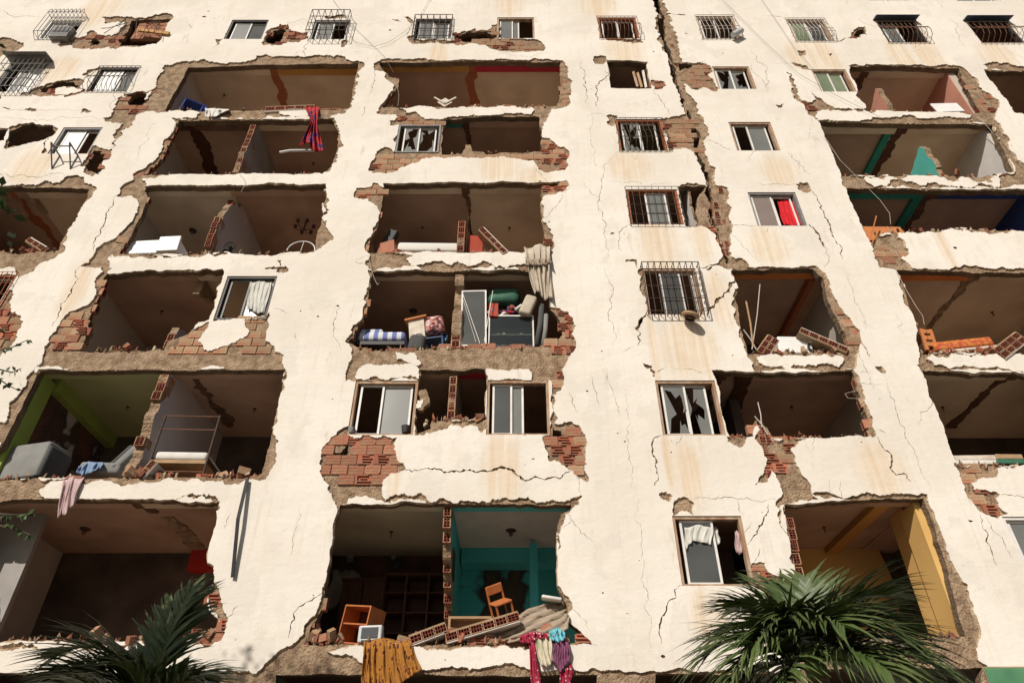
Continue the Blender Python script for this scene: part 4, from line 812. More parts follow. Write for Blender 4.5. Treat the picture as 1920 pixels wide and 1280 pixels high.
for a in [(820,1060,651,.97,.6),(668,760,655,.7,.55),(310,345,652,.9,.5),(720,820,472,.7,.22),(880,1010,472,.7,.25),(490,575,204,.9,.6),(600,655,203,.8,.4),(880,1048,199,.9,.55),(1450,1500,823,.8,.5),(1800,1870,877,.9,.8),(880,985,1207,.9,.6),(300,400,1203,.5,.6),(300,500,893,.35,.4),(60,110,472,.8,.5),(1420,1560,660,.4,.35),(720,800,200,.4,.3),(120,200,895,.5,.25),(1370,1405,822,.8,.5)]: sill_bricks(*a)

# partitions: bay, storey, px of the wall at the height of the beam, thickness, front edge as (height fraction, depth), face, brick courses
def partition(bay, row, px, prof, mat, th=.15, ends=((0, 1),), top=1.0, label=None, hang=None, red=.5, at=None):
    f, c = zfl(bay, row), zc(bay, row) - .015; Hh = c - f
    x = F2(px, YB[bay][7 - row])[0] if at is None else F2(px, at)[0]
    pts = jag([(y, f + Hh * k) for k, y in prof], .10, .08, closed=False)
    poly = pts + ([(DEEP, c), (DEEP, f)] if prof[-1][0] >= .99 else [])
    me = MB(); n = len(poly)
    vs_ = [(x - th / 2, y, z) for y, z in poly] + [(x + th / 2, y, z) for y, z in poly]
    tri = __import__('mathutils').geometry.tessellate_polygon([[Vector((y, z, 0)) for y, z in poly]])
    fs = [tuple(t) for t in tri] + [tuple(i + n for i in t[::-1]) for t in tri]; mi = [0] * len(fs)
    for i in range(n): fs.append((i, (i + 1) % n, (i + 1) % n + n, i + n)); mi.append(1)
    o = mesh_obj('partition_wall', vs_, fs, [mat, 'mortar'], building, mi)
    bm = bmesh.new(); bm.from_mesh(o.data); bmesh.ops.recalc_face_normals(bm, faces=bm.faces); bm.to_mesh(o.data); bm.free()
    for a, e in ends:
        z = f + Hh * a + .1
        while z < f + Hh * e - .05:
            k = (z - f) / Hh; y = prof[0][1]
            for (k0, y0), (k1, y1) in zip(prof, prof[1:]):
                if k0 <= k <= k1: y = y0 + (y1 - y0) * (k - k0) / max(1e-6, k1 - k0)
            inst(random.choice(END_G), 'brick', o, (x, y - .05 + random.uniform(-.015, .015), z), (0, 0, random.uniform(-.06, .06)), (th / .13 * .97, 1, 1)); z += .2
    return o
partition('B', 6, 474, [(0, .14), (.6, .16), (.95, .16), (1, .22)], 'wall_grey', ends=((0, .93),))
partition('B', 5, 427, [(0, .12), (.4, .12), (.6, .18), (.78, .32), (.9, .5), (1, .8)], 'wall_lilac', ends=((.12, .5), (.8, .92)))
partition('B', 4, 362, [(0, .12), (.30, .16), (.34, .4), (.31, 1.2), (.26, 2.6), (0, 2.7)], 'wall_lilac', ends=((.05, .28),))
partition('B', 3, 306, [(0, .14), (.5, .14), (.96, .18), (1, .35)], 'wall_lilac', th=.19, ends=((.28, .37), (.68, .92)))
partition('C', 5, 871, [(0, .02), (.40, .02), (.44, .2), (.2, .45), (0, .5)], 'mortar_smooth', th=.17, ends=((0, .42),))
partition('C', 4, 862, [(0, .12), (.48, .12), (.52, .3), (.74, .3), (.78, .12), (1, .12)], 'mortar_smooth', th=.2, ends=((.04, .36),))
partition('C', 3, 850, [(0, .2), (.4, .16), (1, .16)], 'wall_cream', ends=((.3, .95),))
partition('C', 2, 838, [(0, 2.6), (.16, 2.3), (.34, 1.4), (.6, .7), (.84, .2), (1, .16)], 'paint_turquoise', th=.14, ends=((.3, .98),))
partition('F', 7, 1682, [(0, .16), (.52, .16), (.6, .22), (.48, .7), (0, 1.2)], 'paint_pink', at=207, ends=())
partition('F', 6, 1777, [(0, .16), (.55, .16), (.63, .25), (.55, .7), (.5, 1.2), (0, 1.6)], 'paint_teal', at=328, ends=())
partition('D', 5, 1312, [(0, .16), (1, .16)], 'wall_white', th=.06, ends=(), at=425)
# lengths of partition still hanging from ceilings
def hanging(bay, row, px, y0, y1, drop, mat='mortar_smooth', th=.15):
    c = zc(bay, row) - .014; x = F2(px, YB[bay][7 - row])[0]; poly = jag([(y0, c), (y1, c), (y1, c - drop * .25), ((y0 + y1) / 2, c - drop * .6), (y0 + .12, c - drop), (y0, c - drop)], .06, .08)
    return MB().prism([(a, b_) for a, b_ in poly], x - th / 2, x + th / 2, axis='x').build('partition_stub', mat, building)
hanging('B', 4, 362, .42, 1.2, .5); hanging('A', 5, 40, .42, 1.0, .15)
# dirty strips the lost partitions left on ceilings and bands
def scar(bay, row, px, y0=.42, y1=DEEP - .05, th=.15, mat='scar', dz=.022):
    c = zc(bay, row) - .012; x = F2(px, YB[bay][7 - row])[0]
    a = jag([(x - th / 2, y0), (x - th / 2, y1)], .12, .09, False); e = jag([(x + th / 2, y1), (x + th / 2, y0)], .12, .09, False); pl = a + e; n = len(pl)
    MB().add([(p[0], p[1], c - dz) for p in pl] + [(p[0], p[1], c + .001) for p in pl], [tuple(range(n)), tuple(range(2 * n - 1, n - 1, -1))] + [(i, (i + 1) % n, (i + 1) % n + n, i + n) for i in range(n)]).build('ceiling_scar', mat, building)
    if y0 < .5: part_box('ceiling_scar', (x - th / 2, Y_BACK + .004, zb(bay, row) + .002), (x + th / 2, Y_BAND - .01, zb(bay, row) + .02), mat)
def paint_beam(bay, row, px, th, mat, drop=.1):
    x = F2(px, YB[bay][7 - row])[0]; part_box('beam', (x - th / 2, Y_BAND + .002, zc(bay, row) - drop), (x + th / 2, DEEP - .01, zc(bay, row) - .013), mat)
scar('A', 5, 12, mat='wood_red'); scar('B', 7, 508, mat='wood_red', th=.2); scar('B', 6, 350, mat='wood_dark'); scar('B', 4, 362, 1.2, mat='wood_red'); scar('B', 3, 345, .5, 2.6, th=.1); scar('B', 2, 245, .3, .9); scar('B', 2, 262, 1.1, 2.9, th=.22, mat='mortar')
scar('C', 7, 885, mat='wood_red', th=.2); scar('C', 6, 872, th=.2); scar('C', 5, 872, th=.2); paint_beam('E', 4, 1535, .12, 'wood_red', .2); scar('E', 3, 1405, th=.3, mat='wood_dark')
scar('F', 7, 1628, th=.25); scar('F', 6, 1700, th=.3, mat='wood_dark'); paint_beam('F', 6, 1680, .2, 'paint_darkteal'); scar('F', 5, 1757, th=.32); paint_beam('F', 5, 1738, .22, 'paint_darkteal'); scar('F', 4, 1842, th=.22, mat='mortar'); scar('F', 3, 1915, .4, 2.6, th=.2)
scar('D', 3, 1360, th=.2)
# painted side walls
def side_paint(bay, row, side, mat, y0=Y_BACK + .01, y1=DEEP, f0=0, f1=1):
    x0, x1 = BAYS[bay]; f, c = zfl(bay, row), zc(bay, row) - .016; z0 = f + (c - f) * f0; z1 = f + (c - f) * f1
    x = x0 + .1 if side < 0 else x1 - .1
    return part_box('wall_paint', (x, y0, z0), (x + (.015 if side < 0 else -.015), y1, z1), mat)
side_paint('B', 3, -1, 'wall_peeled', .62, DEEP); part_box('pillar', (BAYS['B'][0] + .1, .21, zfl('B', 3)), (BAYS['B'][0] + .22, .6, zb('B', 3) + .015), 'paint_green'); part_box('beam', (BAYS['B'][0] + .1, .6, zc('B', 3) - .3), (BAYS['B'][0] + .3, DEEP, zc('B', 3) - .016), 'paint_green')
side_paint('F', 7, 1, 'paint_pink'); side_paint('F', 6, 1, 'wall_white'); side_paint('F', 5, 1, 'paint_blue'); side_paint('F', 7, -1, 'paint_pink'); side_paint('F', 6, -1, 'paint_darkteal')
xe = 7.15
ze0, ze1 = zfl('E', 2), zc('E', 2) - .014
part_box('pier', (xe, .202, ze0), (xe + .35, .72, zb('E', 2) + .012), 'paint_yellow'); part_box('wall_paint', (xe + .09, .721, ze0), (xe + .34, 1.25, ze1), 'paint_yellow')
MB().prism([(xe - 1.9, ze0), (xe + .68, ze0), (xe + .55, ze0 + 1.0), (xe + .72, ze0 + 1.6), (xe + .6, ze1), (xe - 1.9, ze1)], 2.9, 3.0).build('back_wall', 'paint_yellow', building)
part_box('beam', (xe - .55, .42, zb('E', 2) + .03), (xe - .3, 2.89, ze1 - .001), 'paint_ochre'); part_box('partition_wall', (xe + 1.0, .8, ze0), (xe + 1.1, 3.05, ze1), 'wall_dark')
xr = F2(838, 943)[0]; c2 = zc('C', 2)
part_box('pillar', (X_at(993, 6, 2.2), 2.1, zfl('C', 2)), (X_at(1008, 6, 2.2), 2.25, c2 - .1), 'paint_turquoise'); part_box('beam', (xr + .1, 2.6, c2 - .32), (BAYS['C'][1] - .1, DEEP - .01, c2 - .013), 'paint_turquoise')
part_box('wall_paint', (X_at(345, 6, 2.9), 2.85, zc('B', 2) - .45), (BAYS['B'][1] - .11, 3.09, zc('B', 2) - .013), 'paint_red')
part_box('partition_wall', (BAYS['B'][0] + .12, 1.0, zfl('B', 2)), (BAYS['B'][0] + .9, 1.1, zc('B', 2) - .014), 'wall_grey')
lay_all()
# the red brick infill of a walled-up window
inf = MB().b2((F2(250, 50)[0], .14, F2(250, 66)[1]), (F2(312, 50)[0], .2, F2(300, 33)[1])).build('infill_wall', 'brick_face', building)
zz = F2(250, 66)[1]
for j in range(5):
    for i in range(6):
        x = F2(250, 50)[0] + .15 + .3 * i + (.15 if j % 2 else 0)
        if x < F2(312, 50)[0] - .05: inst(FACE_R[0], 'brick', inf, (x, .125, zz + .1 + .2 * j))
# green tiles at the shop front, bottom right
p0, p1 = F2(1857, 1290), F2(1990, 1249); tw = .62; base = MB().b2((p0[0], -.012, p0[1] - .8), (p1[0], -.002, p1[1])).build('tile_panel', 'mortar_smooth', building)
for i in range(3):
    for j in range(4):
        if p0[0] + (i + 1) * tw < p1[0] + .4: MB().b2((p0[0] + .01 + i * tw, -.022, p1[1] - .01 - (j + 1) * .33), (p0[0] - .01 + (i + 1) * tw, -.0125, p1[1] - .02 - j * .33)).build('tile', 'tile_green', base)

# ================================================================ windows and grilles
def curve_bar(m, pts, r=.009): m.tube(pts, r, 4, cap=False)
for w in WINDOWS:
    x0, x1, z0, z1 = w['r']; W_, H_ = x1 - x0, z1 - z0; fw = .05; m = MB(); ya, yb_ = .02, .14
    m.b2((x0, ya, z0), (x0 + fw, yb_, z1)).b2((x1 - fw, ya, z0), (x1, yb_, z1)).b2((x0 + fw, ya + .003, z1 - fw), (x1 - fw, yb_, z1)).b2((x0 + fw, ya + .003, z0), (x1 - fw, yb_, z0 + fw * .7))
    wo_ = m.build('window', w['fr'], building)
    for k, (a, e, pane) in enumerate(w['sash']):
        xa, xe_ = x0 + fw + (W_ - 2 * fw) * a, x0 + fw + (W_ - 2 * fw) * e; za, ze = z0 + fw * .7 + .004, z1 - fw - .004; y = .085 + .03 * (k % 2); s = .04; d = .026
        m = MB().b2((xa, y, za), (xa + s, y + d, ze)).b2((xe_ - s, y, za), (xe_, y + d, ze)).b2((xa + s, y + .001, ze - s), (xe_ - s, y + d - .001, ze)).b2((xa + s, y + .001, za), (xe_ - s, y + d - .001, za + s))
        m.build('sash', 'frame_grey' if w['fr'] == 'frame_dark' and pane == 'none' else 'aluminium', wo_)
        if pane == 'none': continue
        if pane == 'broken':
            pw, ph = xe_ - xa - 2 * s, ze - za - 2 * s; X0, Z0 = xa + s, za + s
            cx, cz = random.uniform(.3, .7), random.uniform(.35, .75); ring = []                       # a hole with shards standing all round it
            corner = [(0, 0), (.5, 0), (1, 0), (1, .5), (1, 1), (.5, 1), (0, 1), (0, .5)]; inn = [(cx + (qx - cx) * (k_ := random.choice((.25, .45, .6, .8, .9))), cz + (qz - cz) * k_) for qx, qz in corner]
            lost = random.sample(range(8), 2)
            shards = [[corner[i_], corner[(i_ + 1) % 8], inn[(i_ + 1) % 8], ((inn[i_][0] + inn[(i_ + 1) % 8][0] + corner[i_][0]) / 3, (inn[i_][1] + inn[(i_ + 1) % 8][1] + corner[i_][1]) / 3), inn[i_]] for i_ in range(8) if i_ not in lost]
            for sh in shards:
                MB().prism([(X0 + a_ * pw, Z0 + b2 * ph) for a_, b2 in sh], y + .010, y + .015).build('glass_shard', 'frost', wo_)
        else:
            MB().b2((xa + s, y + .010, za + s), (xe_ - s, y + .016, ze - s)).build('pane', pane, wo_)
    g = w.get('gr')
    if g:
        kind, mat, nx, nz_, d = g; m = MB(); e = .03
        xs = [x0 - e + (W_ + 2 * e) * i / nx for i in range(nx + 1)]; za, ze = z0 - e, z1 + e
        if kind == 'cage':
            zs = [za + (ze - za) * i / nz_ for i in range(nz_ + 1)]
            for x in xs: curve_bar(m, [(x, 0, ze), (x, -d, ze), (x, -d, za), (x, 0, za)], .012)
            for z in zs:
                curve_bar(m, [(x0 - e, 0, z), (x0 - e, -d, z), (x1 + e, -d, z), (x1 + e, 0, z)], .012)
            for x in (x0 - e, x1 + e): curve_bar(m, [(x, -d * .5, za), (x, -d * .5, ze)], .008)
        elif kind in ('belly', 'scallop'):
            prof = [(1, -.03), (.8, -.045), (.55, -.10), (.38, -d * .9), (.24, -d), (.1, -d * .85), (0, -.03)] if kind == 'belly' else [(1.12, -.02), (1.1, -d), (.9, -d), (.1, -d), (0, -d * .5), (-.05, 0)]
            for x in xs: curve_bar(m, [(x, y, za + (ze - za) * k) for k, y in prof], .009)
            for i in range(nz_ + 1):
                k, y = prof[min(len(prof) - 1, int(i * (len(prof) - 1) / nz_))]
                curve_bar(m, [(xs[0], 0, za + (ze - za) * k), (xs[0], y - .003, za + (ze - za) * k), (xs[-1], y - .003, za + (ze - za) * k), (xs[-1], 0, za + (ze - za) * k)], .010)
            if kind == 'scallop':
                for a, e2 in zip(xs, xs[1:]): curve_bar(m, [(a + (e2 - a) * t, -d - .004, ze + .1 + .2 * math.sin(math.pi * t)) for t in (0, .25, .5, .75, 1)], .009)
        else:
            for x in xs: curve_bar(m, [(x, -d, za), (x, -d, ze)], .009)
            for i in range(nz_ + 1): z = za + (ze - za) * i / nz_; curve_bar(m, [(x0 - e, 0, z), (x0 - e, -d - .006, z), (x1 + e, -d - .006, z), (x1 + e, 0, z)], .009)
        m.build('window_grille', mat, building)
    if w.get('awn') == 1:
        MB().prism([(0, z1 + .06), (-.20, z1 + .0), (-.24, z1 - .05), (-.23, z1 - .06), (0, z1 + .03)], x0 - .08, x1 + .05, axis='x').build('awning', 'metal_navy', building)
    if w.get('awn') == 2:
        MB().prism([(0, z1 + .15), (-.36, z1 + .06), (-.38, z1 + .02), (0, z1 + .11)], x0 - .08, x1 + .08, axis='x').build('awning', 'iron_grey', building)

# ================================================================ what the people left behind
def bb(l, t, r, b_, Y):                                   # base centre, width, height of a thing that shows in that pixel box at depth Y
    lo, hi = G((l + r) / 2, b_, Y), G((l + r) / 2, t, Y); zm = (lo.z + hi.z) / 2; k = ((Y + DIST) * CP + (zm - EYE) * SP) / FPX
    return Vector((((l + r) / 2 - 960) * k, Y, lo.z)), (r - l) * k, hi.z - lo.z
def cloth(name, label, cat, mat, top, bot, folds=5, amp=.05, Y0=-.04, Y1=None, nu=34, nv=18, mid=None, vm=.35, ph=0.0):
    Y1 = Y0 if Y1 is None else Y1; rng = random.Random(len(label))
    def along(pl, u):
        k = u * (len(pl) - 1); i = min(int(k), len(pl) - 2); f = k - i
        return pl[i][0] + (pl[i + 1][0] - pl[i][0]) * f, pl[i][1] + (pl[i + 1][1] - pl[i][1]) * f
    vs_ = []
    for j in range(nv + 1):
        v = j / nv
        for i in range(nu + 1):
            u = i / nu; a = along(top, u); e = along(bot, u); q = v + .04 * math.sin(9 * u + 3 * v)
            if mid:
                g_ = along(mid, u)
                if v < vm: e = g_; vv = v / vm
                else: a = g_; vv = (v - vm) / (1 - vm)
            else: vv = v
            q = vv + .04 * math.sin(9 * u + 3 * v) * (0 if mid else 1)
            px, py = a[0] + (e[0] - a[0]) * vv + 1.2 * math.sin(7 * v + folds * u * 6), a[1] + (e[1] - a[1]) * q
            y = Y0 + (Y1 - Y0) * v - amp * (.25 + .75 * v) * (math.sin(2 * math.pi * folds * u + ph + 1.3 * math.sin(3 * v)) + .5 * math.sin(2 * math.pi * folds * 2.3 * u + 2 * v)) * .7
            if v < .12: y += (.12 - v) * 1.2
            vs_.append(G(px, py, y))
    fs = [(j * (nu + 1) + i, j * (nu + 1) + i + 1, (j + 1) * (nu + 1) + i + 1, (j + 1) * (nu + 1) + i) for j in range(nv) for i in range(nu)]
    o = Vector(G(*top[len(top) // 2], Y0))
    ob = mesh_obj(name, [v - o for v in vs_], fs, mat, None, None, True); ob.location = o
    s = ob.modifiers.new('thick', 'SOLIDIFY'); s.thickness = .006
    return tag(ob, label, cat)
def one(name, label, cat, m, mat, loc, rot=(0, 0, 0), smooth=False, group=None):
    o = m.build(name, mat, None, smooth); o.location = loc; o.rotation_euler = rot; return tag(o, label, cat, group)

# --- hanging cloths
t = thing('curtain', 'tall cream curtain bunch hanging over the centre floor edge beside white pilaster', 'curtain', G(1010, 470, -.06))
c = cloth('drape', '', '', 'curtain_cream', [(982,463),(1000,462),(1020,461),(1030,458)], [(1002,552),(1012,550),(1022,562),(1036,563)], 4.5, .09, -.08, nu=48, nv=22); loc = c.location.copy(); c.parent = t; c.location = loc - t.location
c = cloth('hem', '', '', 'fabric_tan', [(984,482),(1000,484),(1020,482),(1033,480)], [(987,498),(1003,499),(1021,497),(1034,494)], 4.5, .075, -.125, nu=40, nv=4); loc = c.location.copy(); c.parent = t; c.location = loc - t.location
for o in t.children:
    for k in ('label', 'category'):
        if k in o: del o[k]
cloth('blanket', 'red and blue blanket hanging from the top left room over the gap below', 'blanket', 'cloth_redblue', [(570,199),(584,198),(598,202)], [(561,274),(578,268),(590,286),(606,283)], 3.5, .14, -.10, nu=44, nv=30, mid=[(583,229),(588,228),(595,229)], vm=.34)
cloth('towel', 'pale mauve towel hanging on the beam under the grey sofa', 'towel', 'fabric_lilac', [(118,893),(135,894),(158,893)], [(107,972),(122,963),(140,946)], 2.5, .06, -.05)
cloth('bedspread', 'orange yellow patterned bedspread draped over the lowest balcony edge', 'bedspread', 'cloth_yellow', [(682,1200),(700,1198),(735,1199),(768,1197)], [(677,1290),(700,1284),(750,1282),(790,1258)], 6.5, .07, -.06, nu=70, nv=28)
t = thing('scarf', 'crimson scarf with white dots trailing off the lowest balcony', 'scarf', G(1000, 1192, -.1))
for nm, tp, bt, fo in (('knot', [(973,1192),(988,1186),(1008,1183),(1026,1188)], [(976,1204),(992,1206),(1008,1196),(1028,1198)], 4), ('tail', [(990,1196),(998,1194),(1003,1196)], [(1000,1310),(1008,1305),(1016,1300)], 1.5)):
    c = cloth(nm, '', '', 'cloth_polka', tp, bt, fo, .05, -.10, -.08, nv=12); loc = c.location.copy(); c.parent = t; c.location = loc - t.location
    for k in ('label', 'category'):
        if k in c: del c[k]
cloth('dress', 'cream dress with green flowers hanging between scarf and purple skirt', 'dress', 'fabric_cream', [(1000,1190),(1015,1188),(1032,1190)], [(1014,1248),(1026,1250),(1038,1240)], 3, .05, -.07)
cloth('skirt', 'purple pleated skirt hanging from the lowest balcony', 'skirt', 'fabric_purple', [(1036,1198),(1050,1196),(1066,1198)], [(1034,1238),(1050,1258),(1070,1238)], 8, .03, -.08, nu=60)
cloth('blouse', 'bright turquoise blouse crumpled above the purple skirt', 'blouse', 'fabric_sky', [(1028,1182),(1045,1176),(1056,1180)], [(1034,1200),(1048,1204),(1062,1196)], 3, .07, -.10, nv=10)
cloth('shirt', 'cream shirt with red flowers hanging lowest at the balcony', 'shirt', 'cloth_polka', [(1048,1250),(1060,1248),(1070,1240)], [(1052,1300),(1064,1300),(1076,1262)], 2, .05, -.05)
cloth('cloth', 'small white cloth snagged on the top left floor edge', 'cloth', 'fabric_white', [(384,203),(400,204),(430,205)], [(386,221),(400,220),(424,210)], 2, .08, -.06, nv=10)
cloth('red_curtain', 'bright red curtain pulled across an open window', 'curtain', 'curtain_red', [(1455,372),(1470,370),(1492,372)], [(1470,423),(1485,424),(1508,424)], 4, .03, .16)
cloth('lace_curtain', 'white lace curtain behind a dark framed window pane', 'curtain', 'curtain_white', [(470,522),(490,521),(512,522)], [(462,580),(480,585),(496,590)], 5, .02, .078)
cloth('tied_curtain', 'white curtain tied up inside the lowest window', 'curtain', 'curtain_white', [(1282,984),(1310,982),(1338,984)], [(1286,1030),(1300,1012),(1334,1022)], 4, .03, .07)
cloth('garment', 'white garment hanging in the open half of the lowest window', 'garment', 'fabric_white', [(1336,988),(1342,986),(1346,992)], [(1338,1020),(1344,1022),(1350,1018)], 1.5, .03, .2, nv=8)
cloth('garment', 'pink garment hanging at the right of the lowest window', 'garment', 'curtain_cream', [(1377,995),(1382,994),(1386,998)], [(1380,1036),(1386,1038),(1392,1036)], 1.5, .03, .10, nv=8).data.materials[0] = MT['fabric_lilac']

# --- mattresses
p, w, h = bb(745, 456, 860, 473, .30)
t = thing('mattress', 'white mattress with pale blue side lying in the centre room', 'mattress', p, (0, R(1), 0)); MB().rbox((0, .35, h * .5), (w, .8, h), .07, 3).build('body', 'mattress_blue', t, True); MB().rbox((0, .35, h * .96), (w * .94, .74, .02), .01).build('piping', 'fabric_blue', t)
p, w, h = bb(667, 620, 760, 648, .28)
t = thing('mattress', 'blue and white striped mattress by the black bag', 'mattress', p); MB().rbox((0, .3, h * .62), (w, .7, h * .6), .08, 3).build('body', 'cloth_bluestripe', t, True); MB().rbox((-w * .22, .25, h * 1.0), (w * .5, .5, h * .35), .07, 3).build('folded_sheet', 'cloth_bluestripe', t, True); MB().b2((-w / 2, -.05, 0), (w / 2, .6, h * .22)).build('bed_base', 'plastic_black', t)
p, w, h = bb(1752, 640, 1868, 661, .22)
t = thing('mattress', 'orange and red patterned mattress tilted on the right floor edge', 'mattress', p, (0, R(-7), 0)); MB().rbox((0, .3, h * .75), (w, .7, h * .75), .05, 3).build('body', 'cloth_orangered', t, True); MB().rbox((.1, .3, h * .22), (w * .95, .7, h * .22), .02).build('bed_board', 'paper', t)
p, w, h = bb(225, 446, 342, 478, .20)
t = thing('refrigerator', 'white refrigerator lying on its side at the room edge', 'refrigerator', p, (0, R(-4), 0)); MB().rbox((-.05, .3, h * .48), (w * .95, .62, h * .8), .035).build('body', 'plastic_white', t); MB().rbox((w * .30, -.03, h * .52), (w * .34, .07, h * .85), .02).build('door', 'plastic_white', t)
p, w, h = bb(1456, 628, 1528, 661, .16)
t = thing('washing_machine', 'white washing machine wreck under a fallen brick slab', 'washing machine', p, (0, R(6), R(-6))); MB().rbox((-.03, .28, h * .5), (w * .85, .5, h * .95), .03).build('cabinet', 'plastic_white', t)
m = MB().lathe([(.17, 0), (.17, .06), (.13, .06), (.12, .01)], 20, (w * .46, .05, h * .32), tilt=Matrix.Rotation(R(78), 3, 'X')); m.build('drum_ring', 'plastic_black', t); MB().b2((w * .30, -.03, h * .55), (w * .62, .0, h * .9)).build('panel', 'plastic_white', t)
p, w, h = bb(1748, 184, 1802, 210, .14)
one('board', 'blank white board leaning in the pink room', 'board', MB().rbox((0, 0, h * .55), (w * .85, .04, h * 1.1), .008), 'plastic_white', p, (R(-18), R(9), R(-8)))
p, w, h = bb(1618, 420, 1697, 452, .28)
t = thing('tabletop', 'orange tabletop tipped up in the dark room at right', 'table', p, (R(-10), R(1), 0)); MB().rbox((0, 0, h * .5), (w, .05, h), .01).build('top', 'board_orange', t); MB().b2((w * .18, -.03, 0), (w * .2, -.02, h)).build('joint', 'wood_plain', t)
for k, (a, e, lab) in enumerate([((1631,452),(1643,405),'long thin orange lath standing beside the tipped tabletop'), ((1634,458),(1648,432),'short orange lath standing beside the tipped tabletop')]):
    o = G(*a, -.02); one('lath', lab, 'lath', MB().bar((0, 0, 0), G(*e, .05) - o, .022), 'board_orange', o)

# --- seats, sofas and tables
def plain_chair(name, label, p, w, h, mat, rot=(0, 0, 0), group=None):
    t = thing(name, label, 'chair', p, rot, group); sh = h * .48; dp = w * .9
    MB().rbox((0, dp / 2, sh), (w, dp, .035), .012).build('seat', mat, t); MB().rbox((0, dp * .98, sh + h * .38), (w * .96, .035, h * .28), .012).build('backrest', mat, t)
    for sx in (-1, 1):
        MB().bar((sx * w * .44, .03, 0), (sx * w * .44, .03, sh), .03).build('leg', mat, t); MB().bar((sx * w * .44, dp * .97, 0), (sx * w * .44, dp * 1.0, h * .98), .03).build('leg', mat, t)
    return t
p, w, h = bb(345, 168, 382, 210, .25)
plain_chair('chair', 'dark blue chair standing in the top left room', p, w * .95, h, 'plastic_chairblue', (0, R(4), R(28)))
p, w, h = bb(792, 596, 834, 656, .14)
t = thing('plastic_chair', 'dark blue plastic armchair on the edge beside striped things', 'chair', p, (0, 0, R(-12)))
MB().rbox((0, .22, h * .40), (w * .9, .42, .03), .012).build('seat', 'plastic_blue', t)
m = MB(); n = 8
for i in range(n):
    a0, a1 = math.pi * i / n, math.pi * (i + 1) / n; q0 = (w * .46 * math.cos(a0), .2 + .24 * math.sin(a0)); q1 = (w * .46 * math.cos(a1), .2 + .24 * math.sin(a1)); hh = lambda a: h * (.62 + .38 * math.sin(a) ** 2)
    m.add([(q0[0], q0[1], h * .4), (q1[0], q1[1], h * .4), (q1[0] * 1.05, q1[1] + .04, hh(a1)), (q0[0] * 1.05, q0[1] + .04, hh(a0))], [(0, 1, 2, 3)])
o = m.build('backrest', 'plastic_blue', t, True); o.modifiers.new('t', 'SOLIDIFY').thickness = .012
for sx in (-1, 1):
    for yy in (.04, .40): MB().bar((sx * w * .46, yy, 0), (sx * w * .4, yy, h * .4), .035).build('leg', 'plastic_blue', t)
p, w, h = bb(930, 1106, 974, 1160, .35)
plain_chair('wooden_chair', 'orange wooden chair tipped over beside the fallen slab', p, w * .8, h * 1.15, 'wood_orange', (R(22), R(-24), R(20)))
p, w, h = bb(-30, 828, 94, 896, .16)
t = thing('armchair', 'grey armchair turned on its side at the left edge', 'armchair', p, (0, 0, R(-14))); MB().rbox((-.05, .3, h * .5), (w * .95, .5, h * .98), .05, 3).build('body', 'fabric_grey', t, True); MB().rbox((w * .43, .34, h * .45), (.12, .55, h * .85), .05, 3).build('backrest', 'fabric_darkgrey', t, True); MB().rbox((-w * .4, .02, h * .3), (w * .2, .12, h * .62), .04, 3).build('arm', 'fabric_grey', t, True); MB().b2((-w * .5, .04, -.0), (w * .42, .55, .03)).build('base', 'fabric_darkgrey', t)
p, w, h = bb(150, 832, 250, 894, .16)
p.z += .10; t = thing('sofa', 'grey sofa with tilted back under the brick partition', 'sofa', p, (0, 0, R(4)))
MB().rbox((-w * .1, .32, h * .16), (w * .75, .6, h * .34), .06, 3).build('seat', 'fabric_grey', t, True); MB().rbox((w * .30, .32, h * .52), (.15, .6, h * 1.0), .05, 3, Matrix.Rotation(R(32), 3, 'Y')).build('backrest', 'fabric_grey', t, True); MB().rbox((w * .18, .32, h * .56), (.12, .5, h * .8), .05, 3, Matrix.Rotation(R(32), 3, 'Y')).build('back_cushion', 'fabric_darkgrey', t, True)
cloth('jeans', 'blue jeans thrown over the end of the grey sofa', 'jeans', 'fabric_blue', [(147,874),(165,866),(194,866)], [(143,886),(155,892),(190,878)], 3, .05, .10, nv=8)
p, w, h = bb(284, 778, 404, 896, .22)
t = thing('bunk_bed', 'black metal bunk bed end with white mattress by lilac wall', 'bed', p, (0, 0, R(2))); wl, wr = -w * .42, w * .42
for x0_, x1_ in ((-w * .5, -w * .34), (w * .34, w * .5)): pass
for sx in (-1, 1):
    MB().tube([(sx * w * .43, 0, 0), (sx * w * .43, 0, h * 1.0)], .022, 8).build('post', 'iron_dark', t); MB().tube([(sx * w * .43, 1.6, 0), (sx * w * .43, 1.6, h * .8)], .022, 8).build('post', 'iron_dark', t)
    MB().b2((sx * w * .43 - .015, .02, h * .27), (sx * w * .43 + .015, 1.58, h * .32)).build('side_rail', 'iron_dark', t)
for k in (.98, .76, .10): MB().tube([(-w * .43, 0, h * k), (w * .43, 0, h * k)], .012, 6).build('rung', 'iron_rust', t)
MB().b2((-w * .41, .03, h * .24), (w * .41, 1.5, h * .29)).build('bed_board', 'wood_plain', t); MB().rbox((0, .75, h * .36), (w * .80, 1.45, h * .13), .06, 3).build('mattress', 'fabric_white', t, True)
